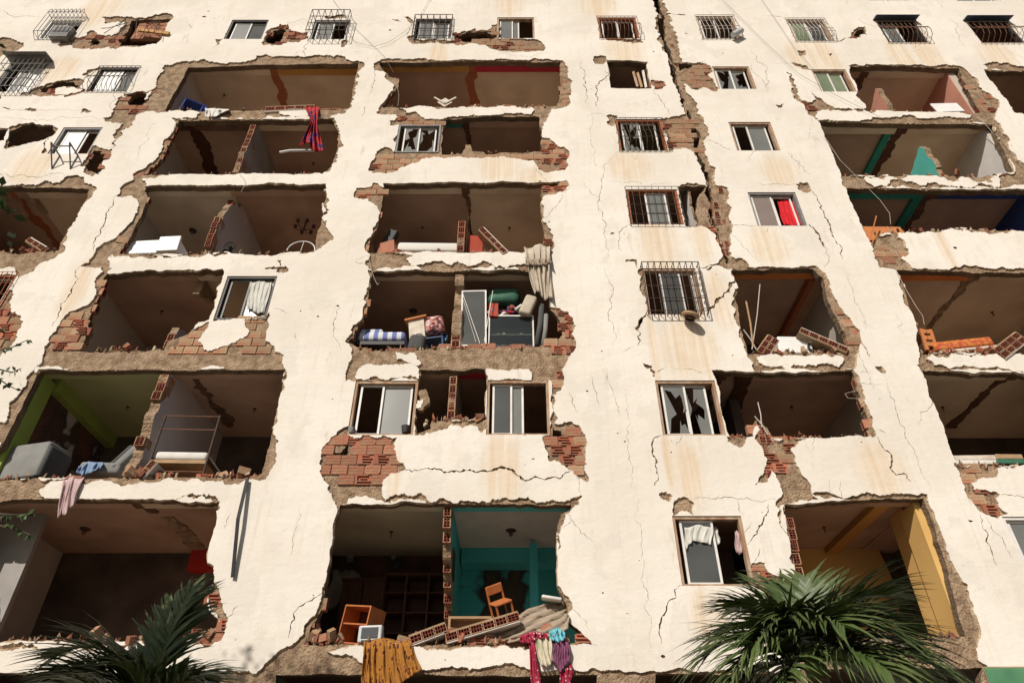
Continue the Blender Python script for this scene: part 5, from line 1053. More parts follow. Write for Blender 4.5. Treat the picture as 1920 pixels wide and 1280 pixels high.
# --- cabinets, crates, shelves
def crate(name, label, cat, box, Y, mat, rot=(0, 0, 0), d=.4, open_=True):
    p, w, h = bb(*box, Y); t = thing(name, label, cat, p, rot); k = .022
    for x in (-w / 2, w / 2 - k): MB().b2((x, 0, 0), (x + k, d, h)).build('side_panel', mat, t)
    MB().b2((-w / 2 + k, .002, h - k), (w / 2 - k, d, h)).build('top', mat, t); MB().b2((-w / 2 + k, .002, 0), (w / 2 - k, d, k)).build('bottom', mat, t); MB().b2((-w / 2 + k, d - k, k), (w / 2 - k, d - .002, h - k)).build('back', 'wood_dark' if open_ else mat, t)
    if open_: MB().b2((-w / 2 + k, .03, h * .5), (w / 2 - k, d - k, h * .5 + k)).build('shelf', mat, t)
    else: MB().b2((-w / 2 + k, .004, k), (w / 2 - k, .02, h - k)).build('front', mat, t)
    return t
crate('nightstand', 'orange wooden nightstand tipping outwards beside the television', 'nightstand', (628, 1134, 690, 1206), .30, 'wood_orange', (0, R(9), R(-26)), .42)
crate('cabinet', 'small red cabinet standing between two brick stumps', 'cabinet', (878, 442, 905, 473), .22, 'plastic_red', (0, 0, R(10)), .35, False)
crate('drawer_box', 'dark brown drawer box at the left of the white mattress', 'box', (708, 452, 742, 474), .22, 'wood_red', (0, R(-8), R(-14)), .4, False)
p, w, h = bb(718, 434, 736, 460, .5); one('suitcase', 'black suitcase behind the brown drawer box', 'suitcase', MB().rbox((0, 0, h * .5), (w, .2, h), .03), 'plastic_black', p, (0, R(18), 0))
p, w, h = bb(712, 1082, 842, 1215, 2.4)
t = thing('bookcase', 'tall dark wooden bookcase in the back of the lowest room', 'bookcase', (p.x, 2.5, zfl('C', 2))); h = 1.9; w *= .98
for x in (-.5, -.17, .17, .5): MB().b2((x * w - .02, 0, 0), (x * w + .02, .4, h)).build('upright', 'wood_dark', t)
for k in range(6): MB().b2((-w / 2 + .02, .012, k * h / 5 - (.03 if k == 5 else 0)), (w / 2 - .02, .38, k * h / 5 + .03)).build('shelf', 'wood_dark', t)
MB().b2((-w / 2, .39, 0), (w / 2, .4, h)).build('back', 'wood_dark', t)
p, w, h = bb(638, 1085, 705, 1215, 2.3); one('wardrobe', 'plain dark brown wardrobe in the back left of the lowest room', 'wardrobe', MB().b2((-.42, 0, 0), (-.01, .5, 1.75)).b2((.01, 0, 0), (.42, .5, 1.75)).b2((-.44, -.03, 1.75), (.44, .52, 1.8)), 'wood_dark', (p.x, 2.45, zfl('C', 2)))
p, w, h = bb(668, 1170, 718, 1204, .10)
t = thing('television', 'old silver tube television on the lowest balcony edge', 'television', p, (0, 0, R(-8)))
MB().rbox((0, .06, h * .5), (w * .92, .12, h * .96), .025, 3).build('bezel', 'plastic_silver', t); MB().add([(-w * .40, .11, h * .08), (w * .40, .11, h * .08), (w * .40, .11, h * .92), (-w * .40, .11, h * .92), (-w * .25, .42, h * .2), (w * .25, .42, h * .2), (w * .25, .42, h * .75), (-w * .25, .42, h * .75)], [(0, 1, 2, 3), (4, 7, 6, 5), (0, 4, 5, 1), (1, 5, 6, 2), (2, 6, 7, 3), (3, 7, 4, 0)]).build('back_shell', 'plastic_silver', t)
MB().rbox((0, .002, h * .54), (w * .66, .03, h * .62), .012, 3).build('screen', 'screen', t); MB().b2((-w * .3, -.004, h * .07), (w * .3, .01, h * .15)).build('button_strip', 'plastic_black', t); MB().b2((-w * .2, .1, h * .96), (w * .2, .3, h * 1.03)).build('set_top_box', 'plastic_black', t)
# glass door and display cabinet in the centre room
p, w, h = bb(866, 541, 914, 648, .12)
t = thing('glass_door', 'aluminium framed frosted glass door standing on the floor edge', 'door', p, (R(-2), R(-1.5), 0)); t['kind'] = 'thing'; k = .035
m = MB().b2((-w / 2, 0, 0), (-w / 2 + k, .03, h)).b2((w / 2 - k, 0, 0), (w / 2, .03, h)).b2((-w / 2 + k, .001, h - k), (w / 2 - k, .029, h)).b2((-w / 2 + k, .001, 0), (w / 2 - k, .029, k)); m.build('frame', 'aluminium', t); MB().b2((-w / 2 + k, .012, k), (w / 2 - k, .018, h - k)).build('pane', 'frost_dark', t)
MB().bar((-w * .47, -.03, h * .95), (w * .25, -.05, .02), .012).build('strut', 'aluminium', t); MB().bar((-w * .42, -.03, h * .80), (w * .10, -.04, h * .04), .007).build('strut', 'aluminium', t)
one('pole', 'slanting thin white pole leaning across the glass door', 'pole', MB().bar((0, 0, 0), G(924, 545, -.02) - G(908, 640, -.05), .012), 'aluminium', G(908, 640, -.05))
p, w, h = bb(916, 592, 1001, 649, .12)
t = thing('display_cabinet', 'glass fronted display cabinet full of small things', 'cabinet', p); k = .03; d = .4
for x in (-w / 2, w / 2 - k): MB().b2((x, 0, 0), (x + k, d, h)).build('side_panel', 'paper', t)
for z in (0, h * .36, h - k): MB().b2((-w / 2 + k, .004, z), (w / 2 - k, d, z + k)).build('shelf', 'frost_dark', t)
MB().b2((-w / 2 + k, d - .02, 0), (w / 2 - k, d, h)).build('back', 'frost_green', t); MB().b2((-w / 2 + k, .006, k), (w / 2 - k, .011, h - k)).build('glass_front', 'glass_clear', t); MB().b2((-w / 2, -.012, h - .02), (w / 2, .0, h + .012)).b2((-w / 2, -.012, -.01), (-w / 2 + .025, .0, h - .02)).b2((w / 2 - .025, -.012, -.01), (w / 2, .0, h - .02)).build('front_frame', 'aluminium', t)
for i in range(14): q = random.uniform(.05, .16); x = -w / 2 + .08 + (w - .16) * i / 13; MB().rbox((x, .16 + .1 * (i % 2), h * .36 + k + q / 2), (.07, .07, q), .02).build('keepsake', random.choice(['plastic_white', 'fabric_blue', 'frost_green', 'paper']), t)
for i in range(5): MB().rbox((-w / 2 + .15 + i * .17, .2, .09), (.13, .2, .11), .04).build('bundle', random.choice(['cloth_mixed', 'fabric_white', 'frost']), t)
p, w, h = bb(915, 566, 986, 594, .16); top_z = p.z
t = thing('clothes_pile', 'heap of crumpled clothes on top of the display cabinet', 'clothes', p)
for i in range(16): MB().rbox((random.uniform(-.45, .45) * w, random.uniform(.0, .25), random.uniform(.1, .7) * h), (random.uniform(.12, .3), random.uniform(.12, .25), random.uniform(.06, .14)), .05, 2, Matrix.Rotation(random.uniform(-.8, .8), 3, 'Y') @ Matrix.Rotation(random.uniform(-1, 1), 3, 'Z')).build('garment', random.choice(['cloth_mixed', 'plastic_black', 'cloth_redblue', 'fabric_white', 'fabric_blue', 'fabric_darkgrey']), t, True)
crate('crate', 'small red brown box on the display cabinet', 'box', (917, 568, 934, 592), .08, 'plastic_red', (0, 0, .1), .25, False)
p, w, h = bb(915, 541, 975, 572, .6); one('cushion', 'large dark green cushion heap behind the cabinet', 'cushion', MB().rbox((0, 0, h * .4), (w, .35, h * .9), .15, 4), 'fabric_green', p, (0, 0, 0), True)
p, w, h = bb(976, 552, 1005, 588, -.02); one('pillow', 'dirty cream pillow caught under the hanging curtain', 'pillow', MB().rbox((0, .06, h * .5), (w * .8, .16, h), .06, 4, Matrix.Rotation(R(20), 3, 'Y')), 'curtain_cream', p, (0, 0, 0), True)
for lab, a, e, mt, r_ in [('dark grey rolled rug standing at the right of the display cabinet', (1006, 648), (1016, 572), 'fabric_darkgrey', .06), ('light grey rolled rug leaning beside the brick jamb', (1018, 648), (1024, 590), 'fabric_grey', .05)]:
    o = G(*a, .14); one('rolled_rug', lab, 'rug', MB().tube([(0, 0, 0), (G(*e, .12) - o) * .5 + Vector((.02, 0, 0)), G(*e, .12) - o], r_, 10), mt, o, smooth=True)
p, w, h = bb(762, 625, 797, 656, .08); one('bag', 'bulging black bag beside the blue plastic chair', 'bag', MB().rbox((0, .12, h * .5), (w * .9, .3, h), .10, 4).tube([(-.08, .1, h * .95), (-.05, .1, h * 1.15), (.05, .1, h * 1.15), (.08, .1, h * .95)], .012, 6), 'fabric_darkgrey', p, (0, R(5), 0), True)
p, w, h = bb(770, 598, 800, 640, .32); t = thing('cupboard', 'pale open cupboard with orange top behind the black bag', 'cupboard', p, (0, R(-8), R(-10))); MB().b2((-w / 2, 0, 0), (w / 2, .35, h)).build('body', 'paper', t); MB().b2((-w * .7, -.06, h), (w * .7, .4, h + .04)).build('top', 'board_orange', t)
p, w, h = bb(797, 592, 836, 622, .36); one('bundle', 'bundle of red and blue striped cloth on the plastic chair', 'bundle', MB().rbox((0, .1, h * .5), (w, .3, h), .1, 3), 'cloth_mixed', p, (0, R(-10), 0), True)
# lamps on ceilings
LAMPS = [('B', 5, 362, 432, 'dish', 'round ceiling lamp in the room with the fallen refrigerator'), ('B', 4, 304, 583, 'bulb', 'bare bulb in the dark room left of the framed window'), ('B', 3, 240, 762, 'bulb', 'bare bulb on the green ceiling'), ('B', 3, 478, 766, 'bulb', 'bare bulb above the metal bunk bed'), ('B', 2, 160, 990, 'dish', 'round ceiling lamp in the lowest left room'),
         ('C', 5, 792, 426, 'bulb', 'bare lamp above the white mattress'), ('C', 5, 955, 427, 'bulb', 'bare lamp above the leaning brick slab'), ('C', 4, 775, 582, 'dish', 'dark lamp above the striped mattress'), ('C', 2, 734, 996, 'bulb', 'bare lamp above the old television'), ('C', 2, 958, 993, 'dish', 'dark disc lamp on the turquoise room ceiling'),
         ('F', 4, 1860, 585, 'bulb', 'bare lamp above the orange mattress'), ('E', 2, 1545, 988, 'bulb', 'bare lamp in the yellow room'), ('F', 3, 1767, 763, 'bulb', 'bare lamp in the lowest room at the right edge'), ('E', 3, 1484, 762, 'bulb', 'bare lamp in the dark room right of the broken window'), ('B', 6, 588, 306, 'bulb', 'bare lamp by the hanging blanket'), ('B', 7, 421, 178, 'bulb', 'bare lamp above the white snagged cloth')]
for b_, r, px, py, kind, lab in LAMPS:
    z = zc(b_, r) - .012; lo, hi = .3, 3.0                      # depth at which that pixel meets the ceiling
    for _ in range(40):
        mid = (lo + hi) / 2
        if G(px, py, mid).z > z: hi = mid
        else: lo = mid
    q = G(px, py, (lo + hi) / 2); t = thing('ceiling_lamp', lab, 'lamp', (q.x, q.y, z), (0, 0, 0), 'lamps left on the ceilings')
    MB().lathe([(.0, -.001), (.10, -.001), (.10, -.02), (.06, -.045), (0, -.05)] if kind == 'dish' else [(0, -.001), (.035, -.001), (.035, -.015), (.01, -.02), (.008, -.06)], 14).build('base', 'iron_dark', t)
    MB().lathe([(0, -.05), (.03, -.055), (.04, -.09), (.03, -.12), (0, -.13)] if kind == 'dish' else [(.008, -.06), (.018, -.07), (.024, -.095), (.014, -.115), (0, -.12)], 10).build('bulb', 'iron_grey' if kind == 'bulb' else 'iron_rust', t)
q = G(555, 440, .9); z = zc('B', 5) - .012
t = thing('chandelier', 'black five armed chandelier hanging in the left room', 'chandelier', (X_at(556, 13.6, 1.3), 1.3, z)); MB().tube([(0, 0, 0), (0, 0, -.42)], .015, 6).build('stem', 'iron_dark', t)
for i in range(6):
    a = 6.283 * i / 6; MB().tube([(0, 0, -.36), (.12 * math.cos(a), .12 * math.sin(a), -.42), (.24 * math.cos(a), .24 * math.sin(a), -.34)], .012, 6).build('arm', 'iron_dark', t); MB().lathe([(.0, 0), (.035, .01), (.05, .09)], 10, (.24 * math.cos(a), .24 * math.sin(a), -.34)).build('lamp_cup', 'iron_dark', t)
o = G(564, 470, .02); one('fan_guard', 'white wire hoop lying at the room edge under the chandelier', 'hoop', MB().tube([(.32 * math.cos(a), 0, .30 * math.sin(a)) for a in [math.pi * i / 14 for i in range(15)]], .014, 6).tube([(0, 0, 0), (.02, 0, .3)], .008, 5), 'plastic_white', o)
p, w, h = bb(419, 452, 442, 474, .12); t = thing('fan', 'small black table fan at the edge beside the brick partition', 'fan', p); MB().lathe([(0, 0), (.12, 0), (.1, .03), (.02, .05), (.02, .12)], 14).build('base', 'plastic_black', t); m = MB()
for a in range(8): m.tube([(0, -.02, .2), (.10 * math.cos(a * .785), -.05, .2 + .10 * math.sin(a * .785)), (.13 * math.cos(a * .785), 0, .2 + .13 * math.sin(a * .785))], .005, 4)
m.lathe([(.13, -.01), (.135, 0), (.13, .01)], 20, (0, 0, .2), tilt=Matrix.Rotation(R(90), 3, 'X')); m.build('cage', 'plastic_black', t); MB().rbox((0, .05, .2), (.09, .12, .09), .03).build('motor', 'plastic_black', t)
o = G(823, 199, .03); one('picture_frame', 'small empty picture frame standing on its corner in the top centre room', 'picture frame', MB().box((0, 0, .26), (.42, .03, .05), Matrix.Rotation(R(42), 3, 'Y')).box((.3, 0, .26), (.42, .03, .05), Matrix.Rotation(R(-42), 3, 'Y')).box((.15, .02, .2), (.3, .01, .3), Matrix.Rotation(R(45), 3, 'Y')), 'paper', o)
o = G(524, 286, -.06); one('pole', 'short white tube sticking out behind the red blanket', 'pole', MB().tube([(0, 0, 0), (.25, .02, .10), (.95, .15, .28)], .035, 8), 'plastic_white', o)
o = G(436, 1082, -.05); tp = G(464, 897, -.05); one('strip', 'long dark metal strip dangling down the white pilaster', 'strip', MB().add([v + Vector((dx, dy, 0)) for v, dx_, in [((tp - o) * 0, .0), ((tp - o) * .55 + Vector((-.02, -.10, 0)), .0), (tp - o, 0)] for dx, dy in ((-.032, 0), (.032, -.02))], [(0, 1, 3, 2), (2, 3, 5, 4)]), 'plastic_black', o).modifiers.new('t', 'SOLIDIFY').thickness = .012
o = G(150, 395, .0)
# air conditioner bracket and unit, objects on grilles
o = G(112, 292, 0); t = thing('bracket', 'two bare metal brackets for an air conditioner under a left window', 'bracket', o)
for px in (112, 146):
    a = G(px, 292, -.01) - o; MB().bar(a, a + Vector((0, -.42, 0)), .035).build('arm', 'iron_grey', t); MB().bar(a + Vector((0, 0, -.5)), a + Vector((0, -.40, -.02)), .03).build('strut', 'iron_grey', t); MB().bar(a, a + Vector((0, 0, -.52)), .03).build('upright', 'iron_grey', t)
MB().bar(G(112, 292, -.01) - o + Vector((0, -.3, -.0)), G(146, 292, -.01) - o + Vector((0, -.3, 0)), .03).build('crossbar', 'iron_grey', t)
p, w, h = bb(99, 53, 133, 72, -.10); t = thing('air_conditioner', 'grey box air conditioner behind the scalloped window cage', 'air conditioner', p); MB().rbox((0, .1, h / 2), (w, .35, h), .02).build('case', 'iron_grey', t); MB().b2((-w * .4, -.082, h * .15), (w * .4, -.07, h * .85)).build('vent', 'plastic_black', t)
p = G(1294, 594, -.2); t = thing('stool', 'round tan stool seat lodged in a window cage', 'stool', p, (R(20), R(18), 0)); MB().lathe([(0, 0), (.17, 0), (.19, .02), (.19, .05), (.17, .07), (0, .07)], 20).build('seat', 'wood_plain', t); MB().lathe([(.10, -.06), (.12, 0)], 14).build('ring', 'iron_dark', t)
p = G(1374, 66, -.16); one('tin_can', 'dented silver can stuck behind white window bars', 'can', MB().lathe([(0, 0), (.09, 0), (.09, .42), (0, .42)], 14, tilt=Matrix.Rotation(R(50), 3, 'Y')), 'plastic_silver', p)
o = G(268, 60, -.05); one('plank', 'yellow plank lying across the walled-up window', 'plank', MB().box((.35, 0, 0), (1.0, .05, .14), Matrix.Rotation(R(12), 3, 'Y')), 'paint_ochre', o)
m = MB(); o = G(280, 60, 0)
for i in range(9): x = random.uniform(-.9, .9); m.tube([(x, 0, random.uniform(-.5, .6)), (x + random.uniform(-.3, .3), -.2, random.uniform(-.2, .5)), (x + random.uniform(-.4, .5), -.3, random.uniform(-.7, .4))], .011, 4)
m.build('bent_grille', 'iron_dark', None).location = o; bpy.data.objects['bent_grille'].name = 'bent_grille'; tag(bpy.data.objects['bent_grille'], 'twisted remains of a grille over the walled-up window', 'grille')
# boards inside the upper dark window, wood at right, papers
for i, (a, e) in enumerate([((1196,164),(1188,136)), ((1204,165),(1196,138)), ((1212,166),(1206,134))]):
    o = G(*a, .1); one('plank', ['brown plank standing in the dark open window, left of three', 'brown plank standing in the dark open window, middle of three', 'pale plank standing in the dark open window, right of three'][i], 'plank', MB().bar((0, 0, 0), G(*e, .2) - o, .07), ['wood_worn', 'wood_plain', 'paper'][i], o)
p, w, h = bb(1728, 616, 1750, 656, .2); t = thing('broken_chair', 'broken orange wooden chair against the right pilaster', 'chair', p, (0, R(6), 0))
for x in (-.5, .3): MB().b2((x * w, 0, 0), (x * w + .06, .05, h)).build('post', 'board_orange', t)
for z in (.2, .5, .8): MB().b2((-w * .5 + .06, .005, h * z), (w * .3, .04, h * z + .1)).build('slat', 'board_orange', t)
for k, (l, tt, r_, b2, mt, lab) in enumerate([(1790, 852, 1868, 862, 'paper', 'pale wooden board on top of the stack at the right edge'), (1790, 861, 1870, 870, 'fabric_white', 'folded white sheet under the pale board at the right edge'), (1868, 850, 1918, 860, 'wood_plain', 'tan plank lying at the far right edge'), (1870, 859, 1925, 869, 'fabric_green', 'flattened dark green bundle at the far right edge')]):
    p, w, h = bb(l, tt, r_, b2, .06); one('board' if k in (0,) else ['', 'sheet', 'plank', 'bundle'][k], lab, ['board', 'sheet', 'plank', 'bundle'][k], MB().rbox((0, .2, h / 2), (w, .4, h * .9), .015), mt, p, (0, R(random.uniform(-1.5, 1.5)), 0))
for a, e, lab, mt in [((1412, 650), (1399, 565), 'thick pale cane rising from the rubble beside the crack', 'wood_plain'), ((1410, 655), (1425, 533), 'thin bent rod rising from the rubble beside the crack', 'cable_pale'), ((1418, 655), (1394, 618), 'short rod leaning left out of the rubble', 'cable_pale'), ((1428, 800), (1421, 754), 'rusty rod sticking up from the broken brick pier', 'cable_pale'), ((1440, 815), (1415, 780), 'short rod leaning on the broken brick pier', 'cable_pale')]:
    o = G(*a, -.02); q = G(*e, -.05) - o; one('rod', lab, 'rod', MB().tube([(0, 0, 0), q * .5 + Vector((.02, 0, 0)), q], .02 if 'thick' in lab else .011, 6), mt, o)
# fallen pieces of brick wall
def fragment(label, loc, n, rot, rows=1, group='fallen pieces of hollow brick wall', sc=1.0):
    t = thing('wall_fragment', label, 'wall fragment', loc, rot, group)
    for j in range(rows):
        for i in range(n): inst(random.choice(END_G), 'brick', t, (.0 + j * .14 * sc, 0, .1 * sc + i * .2 * sc), (0, 0, random.uniform(-.03, .03)), (sc, 1.2, sc))
    L_ = n * .2 * sc; MB().b2((-.085 * sc, .012, .0), (-.066 * sc, .3, L_ - .01)).build('plaster_coat', 'mortar_smooth', t); MB().b2((.066 * sc + (rows - 1) * .14 * sc, .012, 0), (.085 * sc + (rows - 1) * .14 * sc, .3, L_ - .01)).build('plaster_coat', 'wall_white', t)
    return t
fragment('hollow brick slab leaning beside the small red cabinet', G(948, 474, -.02), 5, (0, R(-36), 0)); fragment('row of hollow bricks lying on the top left floor edge', G(497, 204, -.02), 5, (0, R(86), 0), 1, sc=1.35)
fragment('short hollow brick slab lying left of the long fallen one', G(768, 1200, -.03), 3, (0, R(70), 0)); fragment('long hollow brick slab fallen across the lowest balcony', G(835, 1195, -.03), 6, (0, R(74), 0))
fragment('hollow brick lump tilted left of the washing machine', G(1424, 660, .0), 3, (0, R(38), 0), 2, sc=.9); fragment('hollow brick slab fallen over the washing machine', G(1590, 656, -.02), 5, (0, R(-58), 0)); fragment('large hollow brick lump at the right edge by the orange mattress', G(1868, 658, -.05), 4, (0, R(56), 0), 2)
fragment('few hollow bricks slumped in the far left room', G(82, 466, .02), 3, (0, R(-58), 0)); fragment('broken hollow bricks at the foot of the bunk bed partition', G(262, 893, .02), 2, (0, R(28), 0), sc=.9)
for lab, box, mt in [('block of mortar and brick hanging beside the centre window', (778, 730, 806, 770), 'mortar')]:
    p, w, h = bb(*box, .06); m = MB().prism(jag([(-w * .4, h * .1), (w * .1, 0), (w * .5, h * .35), (w * .45, h * .6), (w * .1, h), (-w * .3, h * .9)], .1, .05), -.02, .1); t = thing('wall_fragment', lab, 'wall fragment', p); m.build('mortar_block', mt, t); MB().prism(jag([(-w * .45, h * .12), (0, h * .1), (w * .05, h * .5), (-w * .3, h * .45)], .1, .05), -.035, -.018).build('plaster_coat', 'plaster', t)
# sheets of roofing slumped on the lowest balcony
m = MB(); P0 = [(905, 1196), (950, 1168), (990, 1140), (1030, 1130), (1062, 1128)]; P1 = [(960, 1204), (1000, 1198), (1040, 1190), (1066, 1176), (1068, 1160)]; nu, nv = 30, 14; vs_ = []
for j in range(nv + 1):
    for i in range(nu + 1):
        u = i / nu * 4; k = min(int(u), 3); f = u - k; a = [P0[k][q] + (P0[k + 1][q] - P0[k][q]) * f for q in (0, 1)]; e = [P1[k][q] + (P1[k + 1][q] - P1[k][q]) * f for q in (0, 1)]; v = j / nv
        vs_.append(G(a[0] + (e[0] - a[0]) * v, a[1] + (e[1] - a[1]) * v, .35 - .40 * v + .055 * math.sin(v * 26 + i * .22) + .02 * math.sin(i * 1.7 + 5 * v)))
o0 = G(1000, 1190, 0); m.add([v - o0 for v in vs_], [(j * (nu + 1) + i, j * (nu + 1) + i + 1, (j + 1) * (nu + 1) + i + 1, (j + 1) * (nu + 1) + i) for j in range(nv) for i in range(nu)])
one('tarpaulin', 'grey brown folded sheeting slumped over the right of the lowest balcony', 'sheeting', m, 'fabric_tan', o0, smooth=True).modifiers.new('t', 'SOLIDIFY').thickness = .015
p, w, h = bb(1014, 1115, 1052, 1130, .2); one('pillow', 'flat white pillow on the slumped sheeting', 'pillow', MB().rbox((0, 0, h * .5), (w, .3, h * .45), .03, 3), 'fabric_white', p, (R(8), R(9), 0), True)
p, w, h = bb(862, 1128, 905, 1190, 1.2); one('desk', 'overturned tan desk in the dark of the turquoise room', 'desk', MB().b2((-.4, 0, .7), (.4, .5, .74)).b2((-.4, 0, 0), (-.36, .5, .7)).b2((.36, 0, 0), (.4, .5, .7)).b2((-.36, .2, .3), (.36, .22, .7)), 'wood_plain', (p.x, 1.2, zfl('C', 2)))
o = X_at(854, 7.2, .9); MB().b2((xr + .072, .9, 5.5), (xr + .09, 1.3, 6.0)).build('picture_frame', 'wood_dark', None); tag(bpy.data.objects['picture_frame.001'] if 'picture_frame.001' in bpy.data.objects else bpy.data.objects['picture_frame'], 'dark picture frame on the turquoise wall', 'picture frame')
for px, py, mt, lab, s in [(658, 806, 'frame_grey', 'small grey pot on the left end of a centre window sill', .07), (760, 806, 'frame_dark', 'small dark pot on the right end of a centre window sill', .09)]:
    o = G(px, py + 6, .04); one('flower_pot', lab, 'pot', MB().lathe([(0, 0), (s * .7, 0), (s, s * 1.6), (s * .9, s * 1.6), (s * .6, .02)], 14), mt, o)
# rubble: too small to pick apart
rng = random.Random(5); m = MB()
def heap(xa, xb, y, n, Y0=.02, Y1=.35, hmax=.14, s0=.015, s1=.055):
    for _ in range(n):
        px = rng.uniform(xa, xb); Y = rng.uniform(Y0, Y1); q = G(px, y, 0); z = q.z; s = rng.uniform(s0, s1)
        rot = Matrix.Rotation(rng.gauss(0, .35), 3, 'X') @ Matrix.Rotation(rng.gauss(0, .35), 3, 'Y') @ Matrix.Rotation(rng.uniform(0, 6), 3, 'Z'); x = X_at(px, z, Y)
        ex, ey, ez = rng.uniform(.5, 1), rng.uniform(.4, .9), rng.uniform(.2, .6); vs8 = [Vector((a * s * ex * rng.uniform(.75, 1), b_ * s * ey * rng.uniform(.75, 1), c_ * s * ez * rng.uniform(.75, 1))) for c_ in (-1, 1) for b_ in (-1, 1) for a in (-1, 1)]
        m.add([rot @ v + Vector((x, Y, z + rng.random() ** 2 * hmax)) for v in vs8], [(0, 2, 3, 1), (4, 5, 7, 6), (0, 1, 5, 4), (2, 6, 7, 3), (0, 4, 6, 2), (1, 3, 7, 5)], rng.choice((0, 0, 1, 2)))
for a in [(570,640,1205,60),(690,700,1205,10),(740,1060,1206,150),(300,415,1203,90),(0,300,1204,60),(180,310,656,70),(310,350,655,20),(230,330,893,60),(400,490,893,50),(0,140,896,40),(690,1015,472,90),(220,590,474,90),(270,600,326,80),(320,655,205,70),(715,1045,199,90),(830,1010,285,50),(670,1010,653,120),(1405,1600,661,110),(1725,1915,661,90),(1370,1410,820,20),(1455,1630,821,60),(1800,1915,876,60),(1580,1900,328,90),(1630,1840,209,60),(1640,1900,432,60),(0,105,470,60),(790,910,787,50),(1520,1810,1196,50),(1285,1340,425,25)]: heap(*a)
heap(838, 880, 787, 50, .03, .25, .10, .02, .045)
tag(m.build('rubble', ['brick_red', 'mortar', 'plaster_edge']), 'crumbs of brick, mortar and plaster strewn along the broken floor edges', 'rubble', kind='stuff')
rng = random.Random(21); n_loose = 0
LOOSE = [(572,640,1203,9,'heaped at the left end of the lowest centre balcony'),(740,1060,1205,9,'strewn along the lowest centre balcony'),(300,410,1200,8,'heaped at the right of the lowest left room'),(60,260,1203,5,'on the edge behind the dark palm'),(190,310,655,5,'on the beam left of the dark framed window'),(240,330,892,4,'around the foot of the bunk bed'),(410,490,892,3,'at the right end of the floor with the bunk bed'),(700,840,472,3,'beside the white mattress'),(1410,1600,659,7,'around the washing machine'),(1730,1910,659,5,'around the orange mattress'),(1590,1890,327,5,'below the teal partition stump'),(840,905,786,4,'between the two centre windows'),(30,105,469,3,'in the far left room')]
for xa, xb, y, n, where in LOOSE:
    for _ in range(n):
        px = rng.uniform(xa, xb); Y = rng.uniform(.02, .22); q = G(px, y, 0); s = rng.uniform(.45, .8)
        o = inst(rng.choice(OPEN + END_G + FACE_G), 'loose_brick', None, (X_at(px, q.z, Y), Y, q.z + .05 * s + rng.random() ** 2 * (.25 if n > 7 else .08)), (rng.gauss(0, .5), rng.gauss(0, .5), rng.uniform(0, 6.28)), (s, s, s)); n_loose += 1
        tag(o, 'broken brick ' + where, 'brick', 'broken bricks ' + where)
# loose cables
for pts, mt, lab, Y in [([(612,-20),(628,5),(665,52),(720,105),(738,136)], 'cable', 'thin grey cable slanting down the top centre wall', -.05), ([(656,68),(668,80),(700,88),(728,80),(758,60),(776,44)], 'cable', 'loose cable looping between two caged windows', -.06), ([(812,-10),(800,8),(788,30)], 'cable', 'short cable running to the caged window right of the loop', -.05),
        ([(1345,-10),(1385,30),(1440,85),(1500,140),(1560,175),(1610,200),(1660,225)], 'cable', 'long thin cable sagging across the upper right wall', -.08), ([(1422,-10),(1450,30),(1490,90),(1530,135)], 'cable', 'thin cable beside the long sagging one at upper right', -.07), ([(1545,255),(1575,300),(1615,340),(1650,375),(1668,400),(1670,420)], 'cable_pale', 'pale wire hanging into the dark teal banded room', -.05),
        ([(1680,506),(1700,545),(1718,575),(1730,592),(1733,608)], 'cable_pale', 'pale wire hanging beside the right pilaster', -.05), ([(1828,212),(1845,230),(1862,250),(1880,262),(1900,290),(1925,320)], 'cable_pale', 'pale cable trailing from the pink room', -.06), ([(1605,732),(1584,738),(1590,746),(1610,747),(1614,744)], 'cable_pale', 'curl of pale wire at the broken brick jamb', -.06),
        ([(690,478),(696,505),(703,525),(708,534),(711,530)], 'cable_pale', 'hooked wire hanging under the centre beam', -.06), ([(447,324),(456,332),(460,345),(452,360)], 'cable_pale', 'pale wire end dangling from the left beam', -.06), ([(745,163),(748,180),(746,199)], 'cable_pale', 'short wire in the top centre room', .0)]:
    ps = [G(*p, Y) for p in pts]; o = ps[0]; sm = []
    for i in range(len(ps) - 1):
        for k in range(4): sm.append(ps[i].lerp(ps[i + 1], k / 4) - o)
    sm.append(ps[-1] - o); one('cable', lab, 'cable', MB().tube(sm, .0045, 5), mt, o)

